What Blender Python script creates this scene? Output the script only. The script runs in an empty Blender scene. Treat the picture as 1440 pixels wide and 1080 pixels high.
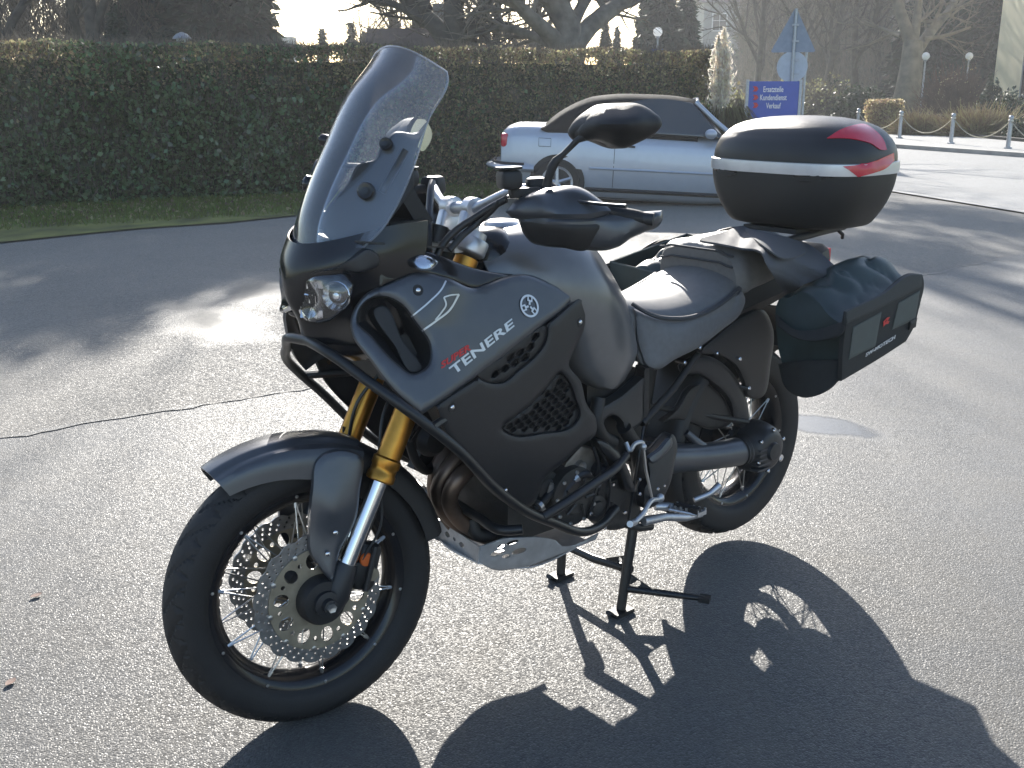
import bpy, bmesh, math, random
import numpy as np
from mathutils import Vector, Matrix
from mathutils.bvhtree import BVHTree
from mathutils.geometry import delaunay_2d_cdt

scene = bpy.context.scene
COL = scene.collection
PI = math.pi
rng = np.random.default_rng(7)
random.seed(7)

# ------------------------------------------------------------------ camera
FPX, IW, IH = 1470.58402, 1440.0, 1080.0
CPOS = np.array([-1.06407, -2.01202, 1.44302])
YAW, PITCH, ROLL = 0.70069, 0.27523, -0.00312
fwd = np.array([math.sin(YAW)*math.cos(PITCH), math.cos(YAW)*math.cos(PITCH), -math.sin(PITCH)])
_r = np.cross(fwd, [0, 0, 1.0]); _r /= np.linalg.norm(_r); _u = np.cross(_r, fwd)
rgt = math.cos(ROLL)*_r + math.sin(ROLL)*_u
upv = -math.sin(ROLL)*_r + math.cos(ROLL)*_u
cam_d = bpy.data.cameras.new('camera'); cam = bpy.data.objects.new('camera', cam_d); COL.objects.link(cam)
cam_d.sensor_fit = 'HORIZONTAL'; cam_d.sensor_width = 36.0; cam_d.lens = 36.0*FPX/IW
cam_d.clip_start = 0.05; cam_d.clip_end = 3000
cam.matrix_world = Matrix(((rgt[0], upv[0], -fwd[0], CPOS[0]), (rgt[1], upv[1], -fwd[1], CPOS[1]),
                           (rgt[2], upv[2], -fwd[2], CPOS[2]), (0, 0, 0, 1)))
scene.camera = cam

# ------------------------------------------------------------------ light
SUN_AZ, SUN_EL = math.radians(36.0), math.radians(26.0)
sdir = Vector((math.sin(SUN_AZ)*math.cos(SUN_EL), math.cos(SUN_AZ)*math.cos(SUN_EL), math.sin(SUN_EL)))
world = bpy.data.worlds.new('World'); scene.world = world; world.use_nodes = True
nt = world.node_tree; nt.nodes.clear()
sky = nt.nodes.new('ShaderNodeTexSky'); sky.sky_type = 'NISHITA'; sky.sun_disc = False
sky.sun_elevation = SUN_EL; sky.sun_rotation = SUN_AZ
sky.air_density = 1.0; sky.dust_density = 1.2; sky.ozone_density = 1.6; sky.altitude = 100
bg = nt.nodes.new('ShaderNodeBackground'); bg.inputs['Strength'].default_value = 0.10
wo = nt.nodes.new('ShaderNodeOutputWorld')
nt.links.new(sky.outputs[0], bg.inputs[0]); nt.links.new(bg.outputs[0], wo.inputs[0])
sun_d = bpy.data.lights.new('sun', 'SUN'); sun_d.energy = 5.0; sun_d.angle = math.radians(0.53); sun_d.color = (1.0, 0.95, 0.87)
sun = bpy.data.objects.new('sun', sun_d); COL.objects.link(sun)
sun.location = (20, 30, 30); sun.rotation_euler = sdir.to_track_quat('Z', 'Y').to_euler()
scene.view_settings.view_transform = 'Standard'; scene.view_settings.look = 'None'
scene.view_settings.exposure = 1.36; scene.view_settings.gamma = 1.0; scene.view_settings.use_curve_mapping = False
scene.cycles.max_bounces = 8; scene.cycles.transparent_max_bounces = 24
scene.cycles.caustics_reflective = False; scene.cycles.caustics_refractive = False

# ------------------------------------------------------------------ survey helpers: a sight line meets a real plane of the place
def ray(px, py): return fwd + rgt*(px-IW/2)/FPX - upv*(py-IH/2)/FPX
def U(px, py, y): d = ray(px, py); return CPOS + d*((y-CPOS[1])/d[1])
def UX(px, py, x): d = ray(px, py); return CPOS + d*((x-CPOS[0])/d[0])
def UZ(px, py, z): d = ray(px, py); return CPOS + d*((z-CPOS[2])/d[2])
RAKE = math.radians(28); STEER = -0.12633
SA = np.array([math.sin(RAKE), 0, math.cos(RAKE)])
SP = np.array([0.035*math.cos(RAKE), 0, 0.325-0.035*math.sin(RAKE)])
def steer(P, ang=STEER):
    P = np.atleast_2d(np.asarray(P, float)) - SP
    c, s = math.cos(ang), math.sin(ang)
    return P*c + np.cross(SA, P)*s + np.outer(P@SA, SA)*(1-c) + SP
_sc = steer(CPOS, -STEER)[0]
def US(px, py, y):
    b = steer(CPOS+ray(px, py), -STEER)[0]-_sc
    return _sc + b*((y-_sc[1])/b[1])

# ------------------------------------------------------------------ mesh helpers
class MB:
    def __init__(s): s.v = []; s.f = []; s.n = 0
    def add(s, v, f):
        v = np.asarray(v, float).reshape(-1, 3); s.v.append(v)
        s.f += [tuple(int(i)+s.n for i in q) for q in f]; s.n += len(v); return s
    def verts(s): return np.concatenate(s.v) if s.v else np.zeros((0, 3))
    def box(s, c, size, rot=None, taper=1.0):
        h = np.array(size)/2
        P = np.array([[x*(taper if z > 0 else 1), y*(taper if z > 0 else 1), z] for z in (-1, 1) for y in (-1, 1) for x in (-1, 1)], float)*h
        if rot is not None: P = P@np.array(rot.to_matrix() if hasattr(rot, 'to_matrix') else rot).T
        return s.add(P+np.array(c), [(0, 2, 3, 1), (4, 5, 7, 6), (0, 1, 5, 4), (2, 6, 7, 3), (0, 4, 6, 2), (1, 3, 7, 5)])
    def tube(s, pts, r, n=10, cap=True, flat=None):
        P = np.asarray(pts, float); m = len(P)
        R = np.full(m, r, float) if np.isscalar(r) else np.asarray(r, float)
        T = np.gradient(P, axis=0); T /= np.linalg.norm(T, axis=1)[:, None]+1e-12
        a = np.array([0, 0, 1.0]) if abs(T[0][2]) < .9 else np.array([1.0, 0, 0])
        N = np.cross(T[0], a); N /= np.linalg.norm(N)
        t = np.linspace(0, 2*PI, n, endpoint=False); V = []
        for i in range(m):
            N = N-T[i]*(N@T[i]); N /= np.linalg.norm(N)+1e-12; B = np.cross(T[i], N)
            V.append(P[i]+R[i]*(np.outer(np.cos(t), N)+np.outer(np.sin(t), B)*(1 if flat is None else flat)))
        F = [(i*n+j, i*n+(j+1) % n, (i+1)*n+(j+1) % n, (i+1)*n+j) for i in range(m-1) for j in range(n)]
        if cap: F += [tuple(range(n-1, -1, -1)), tuple(range((m-1)*n, m*n))]
        return s.add(np.concatenate(V), F)
    def rings(s, R, closed=True, cap0=True, cap1=True, wrap=False):
        R = np.asarray(R, float); m, n = R.shape[:2]; jn = n if closed else n-1; im = m if wrap else m-1
        F = [(i*n+j, i*n+(j+1) % n, ((i+1) % m)*n+(j+1) % n, ((i+1) % m)*n+j) for i in range(im) for j in range(jn)]
        if closed and not wrap:
            if cap0: F.append(tuple(range(n-1, -1, -1)))
            if cap1: F.append(tuple(range((m-1)*n, m*n)))
        return s.add(R.reshape(-1, 3), F)
    def lathe(s, prof, c=(0, 0, 0), axis='y', n=48, closed=False, caps=(True, True)):
        # prof: list of (radius, offset along axis)
        t = np.linspace(0, 2*PI, n, endpoint=False); R = []
        for r, o in prof:
            if axis == 'y': R.append(np.stack([r*np.cos(t), 0*t+o, r*np.sin(t)], 1))
            elif axis == 'z': R.append(np.stack([r*np.cos(t), r*np.sin(t), 0*t+o], 1))
            else: R.append(np.stack([0*t+o, r*np.cos(t), r*np.sin(t)], 1))
        return s.rings(np.array(R)+np.array(c), True, caps[0] and not closed, caps[1] and not closed, closed)
    def ball(s, c, r, n=8, m=6, sc=(1, 1, 1)):
        R = []
        for i in range(m+1):
            ph = -PI/2+PI*i/m; rr = max(math.cos(ph), .02)
            t = np.linspace(0, 2*PI, n, endpoint=False)
            R.append(np.stack([rr*np.cos(t), rr*np.sin(t), 0*t+math.sin(ph)], 1)*r*np.array(sc))
        return s.rings(np.array(R)+np.array(c))
    def rbox(s, c, size, rot=None, r=.25):
        # box with rounded edges; r is the rounding as a share of the shorter side
        h = np.array(size, float)/2; q = min(h)*2*r; t = np.linspace(0, 2*PI, 24, endpoint=False); R = []
        def ring(ins, z):
            a, b = h[0]-ins, h[1]-ins; e = 2/5.0
            return np.stack([a*np.sign(np.cos(t))*np.abs(np.cos(t))**e, b*np.sign(np.sin(t))*np.abs(np.sin(t))**e, 0*t+z], 1)
        for ins, z in ((q, -h[2]), (q*.3, -h[2]+q*.3), (0, -h[2]+q), (0, h[2]-q), (q*.3, h[2]-q*.3), (q, h[2])): R.append(ring(ins, z))
        R = np.array(R)
        if rot is not None: R = R@np.array(rot).T
        return s.rings(R+np.array(c))
    def turned(s, M):
        V = s.verts(); o = MB(); o.v = [V@np.array(M)[:3, :3].T+np.array(M)[:3, 3]]; o.f = s.f; o.n = len(V); return o
    def fn(s, f):
        o = MB(); o.v = [f(s.verts())]; o.f = s.f; o.n = s.n; return o
    def mirrored(s):
        o = MB(); o.v = [s.verts()*np.array([1, -1, 1])]; o.f = [q[::-1] for q in s.f]; o.n = s.n; return o

def rot_to(d):   # 3x3 matrix taking +z to d
    return np.array(Vector(d).to_track_quat('Z', 'Y').to_matrix())

def mesh_of(mb, name, mat, smooth=38):
    me = bpy.data.meshes.new(name)
    v = mb.verts()
    me.from_pydata(v.tolist(), [], mb.f)
    me.validate()
    if smooth:
        me.polygons.foreach_set('use_smooth', np.ones(len(me.polygons), bool))
        me.set_sharp_from_angle(angle=math.radians(smooth))
    if mat is not None:
        for m_ in (mat if isinstance(mat, (list, tuple)) else [mat]): me.materials.append(m_)
    me.update(); return me
def put(name, me, parent=None):
    o = bpy.data.objects.new(name, me); COL.objects.link(o)
    if parent is not None:
        o.parent = parent
        if parent.type == 'EMPTY': o.matrix_parent_inverse = Matrix.Translation(parent.location).inverted()
    return o
def mk(name, mb, mat, parent=None, smooth=38):
    return put(name, mesh_of(mb, name, mat, smooth), parent)
def thing(name, label, cat, loc=(0, 0, 0), group=None):
    o = bpy.data.objects.new(name, None); COL.objects.link(o); o.location = loc; o.empty_display_size = .2
    tag(o, label, cat, group); return o
def tag(o, label=None, cat=None, group=None, kind=None):
    if label: o['label'] = label
    if cat: o['category'] = cat
    if group: o['group'] = group
    if kind: o['kind'] = kind
    return o
def struct(name, mb, mat, smooth=0, kind='structure'):
    o = mk(name, mb, mat, None, smooth); o['kind'] = kind; return o
def solo(name, mb, mat, label, cat, group=None, smooth=38):   # a thing that is one mesh, origin at its base
    V = mb.verts(); b = np.array([(V[:, 0].min()+V[:, 0].max())/2, (V[:, 1].min()+V[:, 1].max())/2, V[:, 2].min()])
    mb.v = [V-b]; o = mk(name, mb, mat, None, smooth); o.location = b; tag(o, label, cat, group); return o
def copy_tree(o, parent=None):
    c = o.copy(); COL.objects.link(c)
    if parent is not None: c.parent = parent
    for ch in o.children: copy_tree(ch, c)
    return c

def spline(P, n, closed=False):
    P = np.asarray(P, float); m = len(P)
    if m < 3 and not closed:
        t = np.linspace(0, 1, n)[:, None]; return P[0]*(1-t)+P[-1]*t
    L = np.linalg.norm(np.diff(np.vstack([P, P[:1]]) if closed else P, axis=0), axis=1)
    cum = np.concatenate([[0], np.cumsum(L)])
    out = []
    for s_ in np.linspace(0, cum[-1], n, endpoint=not closed):
        i = min(max(int(np.searchsorted(cum, s_, 'right'))-1, 0), len(L)-1); t = (s_-cum[i])/(L[i]+1e-12)
        if closed: p0, p1, p2, p3 = P[(i-1) % m], P[i], P[(i+1) % m], P[(i+2) % m]
        else: p0, p1, p2, p3 = P[max(i-1, 0)], P[i], P[i+1], P[min(i+2, m-1)]
        l1 = L[i]; l0 = np.linalg.norm(p1-p0); l2 = np.linalg.norm(p3-p2)
        m1 = (p2-p1) if l0 < 1e-9 else ((p1-p0)/l0*l1*l1+(p2-p1)*l0)/(l0+l1)
        m2 = (p2-p1) if l2 < 1e-9 else ((p3-p2)/l2*l1*l1+(p2-p1)*l2)/(l2+l1)
        out.append((2*t**3-3*t*t+1)*p1+(t**3-2*t*t+t)*m1+(-2*t**3+3*t*t)*p2+(t**3-t*t)*m2)
    return np.array(out)
def grid_surf(rows, nu, nv, thick=.003, inward=None):
    R = [spline(r, nv) for r in rows]
    R = np.array(R); G = np.array([spline(R[:, j], nu) for j in range(nv)]).transpose(1, 0, 2)
    return shell(G, thick)
def shell(G, thick):
    nu, nv = G.shape[:2]
    du = np.gradient(G, axis=0); dv = np.gradient(G, axis=1); N = np.cross(du, dv); N /= np.linalg.norm(N, axis=2)[..., None]+1e-12
    mb = MB(); V = np.concatenate([G.reshape(-1, 3), (G-N*thick).reshape(-1, 3)]); o = nu*nv
    F = []
    for i in range(nu-1):
        for j in range(nv-1):
            a, b, c, d = i*nv+j, i*nv+j+1, (i+1)*nv+j+1, (i+1)*nv+j
            F += [(a, d, c, b), (o+a, o+b, o+c, o+d)]
    e = [(0, j) for j in range(nv)]+[(i, nv-1) for i in range(1, nu)]+[(nu-1, j) for j in range(nv-2, -1, -1)]+[(i, 0) for i in range(nu-2, 0, -1)]
    e = [i*nv+j for i, j in e]
    for k in range(len(e)):
        a, b = e[k], e[(k+1) % len(e)]; F.append((a, b, o+b, o+a))
    return mb.add(V, F)
def loft(sections, nu, nv, cap=True):
    R = np.array([spline(s_, nv, True) for s_ in sections])
    G = np.array([spline(R[:, j], nu) for j in range(nv)]).transpose(1, 0, 2)
    return MB().rings(G, True, cap, cap)

def tps(ctrl):
    C = np.array([[c[0], c[1]] for c in ctrl], float)/100; D = np.array([c[2] for c in ctrl], float); n = len(C)
    def k(r): return r*r*np.log(r+1e-9)
    A = np.zeros((n+3, n+3)); A[:n, :n] = k(np.linalg.norm(C[:, None]-C[None], axis=2))+np.eye(n)*1e-3
    A[:n, n] = 1; A[:n, n+1:] = C; A[n, :n] = 1; A[n+1:, :n] = C.T
    w = np.linalg.lstsq(A, np.concatenate([D, [0, 0, 0]]), rcond=None)[0]
    def f(p):
        p = np.atleast_2d(p)/100
        return k(np.linalg.norm(p[:, None]-C[None], axis=2))@w[:n]+w[n]+p@w[n+1:]
    return f
def outline(pts, step, closed=True):
    P = np.array([p[:2] for p in pts], float); n = len(P)
    sharp = [len(p) > 2 for p in pts]
    if not any(sharp):
        L = np.linalg.norm(np.diff(np.vstack([P, P[:1]]), axis=0), axis=1).sum()
        return spline(P, max(int(L/step), 8), True)
    k0 = sharp.index(True); idx = [(k0+i) % n for i in range(n)]+[k0]
    seg = []; out = []
    for i in idx:
        seg.append(P[i])
        if len(seg) > 1 and sharp[i]:
            L = np.linalg.norm(np.diff(np.array(seg), axis=0), axis=1).sum()
            out.append(spline(seg, max(int(L/step)+1, 2))[:-1]); seg = [P[i]]
    return np.concatenate(out)
def inside(p, poly):
    x, y = p[:, 0][:, None], p[:, 1][:, None]; a = poly; b = np.roll(poly, -1, 0)
    c = ((a[:, 1] > y) != (b[:, 1] > y)) & (x < (b[:, 0]-a[:, 0])*(y-a[:, 1])/(b[:, 1]-a[:, 1]+1e-12)+a[:, 0])
    return (c.sum(1) % 2) == 1
def bdist(p, poly):
    a = poly[None]; ab = np.roll(poly, -1, 0)[None]-a; ap = p[:, None]-a
    t = np.clip((ap*ab).sum(2)/((ab*ab).sum(2)+1e-12), 0, 1)
    return np.linalg.norm(ap-ab*t[..., None], axis=2).min(1)
def relief(pts, depth, holes=(), step=6., bev=5., bevd=.006, thick=.004, proj=U, push=0., hbev=True, bump=None, back=None):
    """A moulded panel: outline and depth field give its real points; edges roll in, back wall thick metres behind."""
    B = outline(pts, step); HS = [outline(h, step) for h in holes]
    loops = [B]+HS
    lo, hi = B.min(0), B.max(0)
    gx, gy = np.meshgrid(np.arange(lo[0], hi[0], step), np.arange(lo[1], hi[1], step)); gx = gx+(np.arange(gx.shape[0]) % 2)[:, None]*step/2
    Gp = np.stack([gx.ravel(), gy.ravel()], 1)
    extra = []
    for Lp in loops:
        T = np.roll(Lp, -1, 0)-np.roll(Lp, 1, 0); T /= np.linalg.norm(T, axis=1)[:, None]+1e-9; N = np.stack([-T[:, 1], T[:, 0]], 1)
        for sg in (1, -1):
            for q in (.3, 1.0): extra.append(Lp+N*sg*bev*q)
    ring = np.concatenate(extra)
    def ok(p, md):
        m = inside(p, B)
        for h in HS: m &= ~inside(p, h)
        d = np.min([bdist(p, l) for l in loops], axis=0); return m & (d > md)
    ring = ring[ok(ring, bev*.26)]
    Gp = Gp[ok(Gp, bev*1.35)] if len(Gp) else Gp
    P = np.concatenate(loops+[ring, Gp])
    edges = []; o = 0
    for l in loops: edges += [(o+i, o+(i+1) % len(l)) for i in range(len(l))]; o += len(l)
    vs, es, fs, ov, _, _ = delaunay_2d_cdt([Vector(p) for p in P], edges, [], 0, 1e-4)
    vs = np.array([(v[0], v[1]) for v in vs])
    cen = np.array([vs[list(f)].mean(0) for f in fs]); m = inside(cen, B)
    for h in HS: m &= ~inside(cen, h)
    fs = [tuple(f) for f, k in zip(fs, m) if k]
    df = depth if callable(depth) else tps(depth) if len(depth) > 2 else (lambda p: np.full(len(np.atleast_2d(p)), depth[0]))
    D = df(vs)+push
    if bump is not None: D = D+bump(vs)
    db = bdist(vs, B)
    if HS and hbev: db = np.minimum(db, np.min([bdist(vs, h) for h in HS], axis=0))
    t = np.clip(db/bev, 0, 1); D = D+bevd*(1-np.sqrt(np.clip(1-(1-t)**2, 0, 1)))
    V = np.array([proj(p[0], p[1], d) for p, d in zip(vs, D)])
    F = []
    for f in fs:
        a, b, c = V[f[0]], V[f[1]], V[f[2]]
        n = np.cross(b-a, c-a); F.append(f if n@(a-(CPOS if proj is U or proj is UX or proj is UZ else _sc)) < 0 else f[::-1])
    nv = len(V); ec = {}
    for f in F:
        for i in range(len(f)): ec[(f[i], f[(i+1) % len(f)])] = 1
    allF = list(F)+[tuple(i+nv for i in f[::-1]) for f in F]
    for (a, b) in ec:
        if (b, a) not in ec: allF.append((b, a, a+nv, b+nv))
    sh = np.array(back)*thick if back is not None else np.array([0, thick, 0]) if proj in (U, US) else (np.array([thick, 0, 0]) if proj is UX else np.array([0, 0, -thick]))
    return MB().add(np.concatenate([V, V+sh]), allF)

def plate(loops, thick):
    """flat plate in x/z with real holes, thickness along y (centred)"""
    loops = [np.asarray(l, float) for l in loops]
    P = np.concatenate(loops); edges = []; o = 0
    for l in loops: edges += [(o+i, o+(i+1) % len(l)) for i in range(len(l))]; o += len(l)
    vs, es, fs, *_ = delaunay_2d_cdt([Vector(p) for p in P], edges, [], 0, 1e-7)
    vs = np.array([(v[0], v[1]) for v in vs]); cen = np.array([vs[list(f)].mean(0) for f in fs])
    m = inside(cen, loops[0])
    for h in loops[1:]: m &= ~inside(cen, h)
    fs = [tuple(f) for f, k in zip(fs, m) if k]; n = len(vs); ec = {}
    for f in fs:
        for i in range(3): ec[(f[i], f[(i+1) % 3])] = 1
    V = np.concatenate([np.stack([vs[:, 0], vs[:, 0]*0-thick/2, vs[:, 1]], 1), np.stack([vs[:, 0], vs[:, 0]*0+thick/2, vs[:, 1]], 1)])
    F = fs+[tuple(i+n for i in f[::-1]) for f in fs]
    for (a, b) in ec:
        if (b, a) not in ec: F.append((b, a, a+n, b+n))
    return MB().add(V, F)
def circ(cx, cz, r, n=10, rz=None, a=0):
    t = np.linspace(0, 2*PI, n, endpoint=False)
    x, z = r*np.cos(t), (rz or r)*np.sin(t); return np.stack([cx+x*math.cos(a)-z*math.sin(a), cz+x*math.sin(a)+z*math.cos(a)], 1)
def join(*ms):
    o = MB()
    for m_ in ms: o.add(m_.verts(), m_.f)
    return o
def letters(s, size=1.0, shear=0., bold=.0, sub=0):
    cu = bpy.data.curves.new('t', 'FONT'); cu.body = s; cu.size = size; cu.shear = shear; cu.offset = bold; cu.resolution_u = 3; cu.space_character = 1.02
    ob = bpy.data.objects.new('t', cu); COL.objects.link(ob); bpy.context.view_layer.update()
    me = bpy.data.meshes.new_from_object(ob.evaluated_get(bpy.context.evaluated_depsgraph_get()))
    bpy.data.objects.remove(ob); bpy.data.curves.remove(cu)
    V = np.array([v.co for v in me.vertices]); F = [tuple(p.vertices) for p in me.polygons]; bpy.data.meshes.remove(me)
    lo, hi = V.min(0), V.max(0); uv = (V[:, :2]-lo[:2])/(hi[:2]-lo[:2])
    n = len(V); P = np.concatenate([np.stack([uv[:, 0], uv[:, 0]*0-1, uv[:, 1]], 1), np.stack([uv[:, 0], uv[:, 0]*0+1, uv[:, 1]], 1)])
    ec = {}
    for f in F:
        for i in range(len(f)): ec[(f[i], f[(i+1) % len(f)])] = 1
    FF = F+[tuple(i+n for i in f[::-1]) for f in F]+[(b, a, a+n, b+n) for (a, b) in ec if (b, a) not in ec]
    return MB().add(P, FF)
# ------------------------------------------------------------------ materials
def mat(name, col, rough=.5, metal=0., noise=0., nscale=20., bump=0., bscale=200., spec=.5, coat=0., emit=None, aniso=0., dirt=0.):
    m = bpy.data.materials.new(name); m.use_nodes = True; n = m.node_tree.nodes; l = m.node_tree.links
    b = n['Principled BSDF']; b.inputs['Base Color'].default_value = (*col, 1); b.inputs['Roughness'].default_value = rough
    b.inputs['Metallic'].default_value = metal; b.inputs['Specular IOR Level'].default_value = spec; b.inputs['Coat Weight'].default_value = coat; b.inputs['Coat Roughness'].default_value = .03 if coat > .5 else .22
    tc = n.new('ShaderNodeTexCoord')
    if noise:
        t = n.new('ShaderNodeTexNoise'); t.inputs['Scale'].default_value = nscale; t.inputs['Detail'].default_value = 6; l.new(tc.outputs['Object'], t.inputs['Vector'])
        r = n.new('ShaderNodeValToRGB'); r.color_ramp.elements[0].position = .3; r.color_ramp.elements[1].position = .7
        r.color_ramp.elements[0].color = (*[c*(1-noise) for c in col], 1); r.color_ramp.elements[1].color = (*[min(c*(1+noise), 1) for c in col], 1)
        l.new(t.outputs['Fac'], r.inputs[0]); l.new(r.outputs[0], b.inputs['Base Color'])
        mr = n.new('ShaderNodeMapRange'); mr.inputs['To Min'].default_value = rough*.85; mr.inputs['To Max'].default_value = min(rough*1.2, 1)
        l.new(t.outputs['Fac'], mr.inputs[0]); l.new(mr.outputs[0], b.inputs['Roughness'])
    if bump:
        t2 = n.new('ShaderNodeTexNoise'); t2.inputs['Scale'].default_value = bscale; t2.inputs['Detail'].default_value = 3; l.new(tc.outputs['Object'], t2.inputs['Vector'])
        bp = n.new('ShaderNodeBump'); bp.inputs['Strength'].default_value = bump; bp.inputs['Distance'].default_value = .002
        l.new(t2.outputs['Fac'], bp.inputs['Height']); l.new(bp.outputs[0], b.inputs['Normal'])
    if emit: b.inputs['Emission Color'].default_value = (*emit[0], 1); b.inputs['Emission Strength'].default_value = emit[1]
    return m
M = {}
M['grey'] = mat('satin_grey_paint', (.076, .081, .092), .3, .4, .06, 30, coat=.35)
M['tank'] = mat('satin_silver_grey_paint', (.15, .15, .155), .3, .4, .06, 30, coat=.35)
M['charcoal'] = mat('charcoal_plastic', (.02, .021, .024), .36, .1, .12, 60, .2, 900)
M['greyd'] = mat('dark_grey_plastic', (.02, .0215, .025), .36, 0, .12, 60, .25, 900)
M['black'] = mat('black_plastic', (.014, .014, .015), .5, 0, .2, 50, .3, 700)
M['gloss'] = mat('gloss_black', (.011, .011, .013), .18, 0, .1, 40)
M['tubeblk'] = mat('black_powder_coat', (.013, .014, .016), .3, 0, .15, 60, .15, 600)
M['rubber'] = mat('tyre_rubber', (.012, .012, .013), .62, 0, .3, 35, .35, 300)
M['gold'] = mat('gold_anodised', (.52, .25, .045), .3, .9, .12, 40)
M['chrome'] = mat('chromed_steel', (.72, .72, .73), .14, 1.)
M['steel'] = mat('brushed_steel', (.5, .5, .5), .33, 1., .12, 60)
M['alu'] = mat('cast_aluminium', (.56, .57, .6), .4, .85, .12, 50, .1, 300)
M['skid'] = mat('skid_aluminium', (.52, .52, .53), .48, .6, .15, 30, .1, 200)
M['engine'] = mat('engine_casing', (.05, .049, .048), .4, .4, .25, 30, .25, 200)
M['enginel'] = mat('bronze_engine_casing', (.2, .175, .15), .5, .5, .25, 30, .2, 200)
M['header'] = mat('heat_stained_steel', (.16, .115, .09), .4, .8, .35, 14)
M['bronze'] = mat('disc_carrier', (.34, .3, .23), .45, .7, .15, 40)
M['disc'] = mat('brake_disc_steel', (.3, .3, .3), .35, .9, .2, 60)
M['vinyl'] = mat('seat_vinyl', (.15, .147, .146), .44, 0, .1, 60, .35, 1200)
M['vinyls'] = mat('seat_side_vinyl', (.14, .143, .152), .46, 0, .1, 60, .3, 1200)
M['vinyld'] = mat('dark_seat_vinyl', (.04, .041, .044), .55, 0, .1, 60, .3, 1000)
M['fabric'] = mat('ballistic_nylon', (.019, .021, .021), .72, 0, .3, 40, .6, 1500)
M['fabricg'] = mat('dark_green_coated_fabric', (.022, .038, .038), .4, 0, .25, 12, .3, 500)
M['fabricf'] = mat('grey_green_fabric', (.075, .088, .082), .6, 0, .12, 30, .5, 1500)
M['strap'] = mat('grey_black_webbing', (.035, .04, .042), .65, 0, .15, 60, .5, 1800)
M['yoke'] = mat('grey_nylon_sheet', (.075, .077, .085), .7, 0, .1, 40, .5, 1600)
M['case'] = mat('topcase_black', (.016, .017, .019), .34, 0, .1, 20, .25, 900)
M['caselow'] = mat('topcase_base_black', (.014, .0145, .015), .52, 0, .15, 20, .4, 700)
M['silver'] = mat('silver_trim', (.62, .62, .64), .32, .5, .05, 30)
M['red'] = mat('red_reflector', (.58, .02, .045), .18, 0, .08, 40, .1, 900, coat=.6)
M['redt'] = mat('red_print', (.6, .03, .03), .45)
M['white'] = mat('white_print', (.75, .75, .76), .4, .3)
M['sil'] = mat('silver_print', (.62, .63, .65), .35, .6)
M['carp'] = mat('car_silver_paint', (.46, .49, .55), .34, .35, .03, 10, coat=.6)
M['softtop'] = mat('black_soft_top', (.016, .016, .017), .9, 0, .2, 20, .4, 400, spec=.12)
M['carglass'] = mat('car_glass', (.04, .05, .06), .07, 0, spec=.8)
M['signblue'] = mat('sign_blue', (.035, .085, .42), .35, 0, .05, 8)
M['galv'] = mat('galvanised_steel', (.36, .38, .41), .42, .7, .15, 25)
M['signback'] = mat('sign_back_grey', (.22, .26, .32), .5, .4, .1, 10)
M['wood'] = mat('bark', (.09, .075, .058), .9, 0, .4, 6, .8, 30)
M['orange'] = mat('orange_plastic', (.6, .12, .02), .4)
def glassmat(name, tint, gloss, rough, milky_veil):
    m = bpy.data.materials.new(name); m.use_nodes = True; n = m.node_tree.nodes; l = m.node_tree.links; n.clear()
    o = n.new('ShaderNodeOutputMaterial'); t = n.new('ShaderNodeBsdfTransparent'); t.inputs[0].default_value = (*tint, 1)
    tc = n.new('ShaderNodeTexCoord')
    g = n.new('ShaderNodeBsdfGlossy'); g.inputs['Roughness'].default_value = rough
    fr = n.new('ShaderNodeFresnel'); fr.inputs[0].default_value = 1.49
    mu = n.new('ShaderNodeMath'); mu.operation = 'MULTIPLY'; mu.inputs[1].default_value = gloss; l.new(fr.outputs[0], mu.inputs[0])
    x = n.new('ShaderNodeMixShader'); l.new(mu.outputs[0], x.inputs[0]); l.new(t.outputs[0], x.inputs[1]); l.new(g.outputs[0], x.inputs[2])
    d = n.new('ShaderNodeBsdfTranslucent'); d.inputs[0].default_value = (.8, .85, .95, 1)
    d2 = n.new('ShaderNodeBsdfDiffuse'); d2.inputs[0].default_value = (.8, .85, .95, 1)
    dm = n.new('ShaderNodeMixShader'); l.new(d.outputs[0], dm.inputs[1]); l.new(d2.outputs[0], dm.inputs[2])
    ns = n.new('ShaderNodeTexNoise'); ns.inputs['Scale'].default_value = 5; ns.inputs['Detail'].default_value = 3; l.new(tc.outputs['Object'], ns.inputs['Vector'])
    mr = n.new('ShaderNodeMapRange'); mr.inputs['From Min'].default_value = .35; mr.inputs['From Max'].default_value = .75
    mr.inputs['To Min'].default_value = milky_veil*.5; mr.inputs['To Max'].default_value = milky_veil*1.6; l.new(ns.outputs['Fac'], mr.inputs[0])
    y = n.new('ShaderNodeMixShader'); l.new(mr.outputs[0], y.inputs[0]); l.new(x.outputs[0], y.inputs[1]); l.new(dm.outputs[0], y.inputs[2])
    l.new(y.outputs[0], o.inputs[0]); return m
M['screen'] = glassmat('windscreen_acrylic', (.97, .98, .99), 2.2, .04, .065)
M['lens'] = glassmat('clear_lens', (.97, .98, 1), 1.6, .03, .01)

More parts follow.
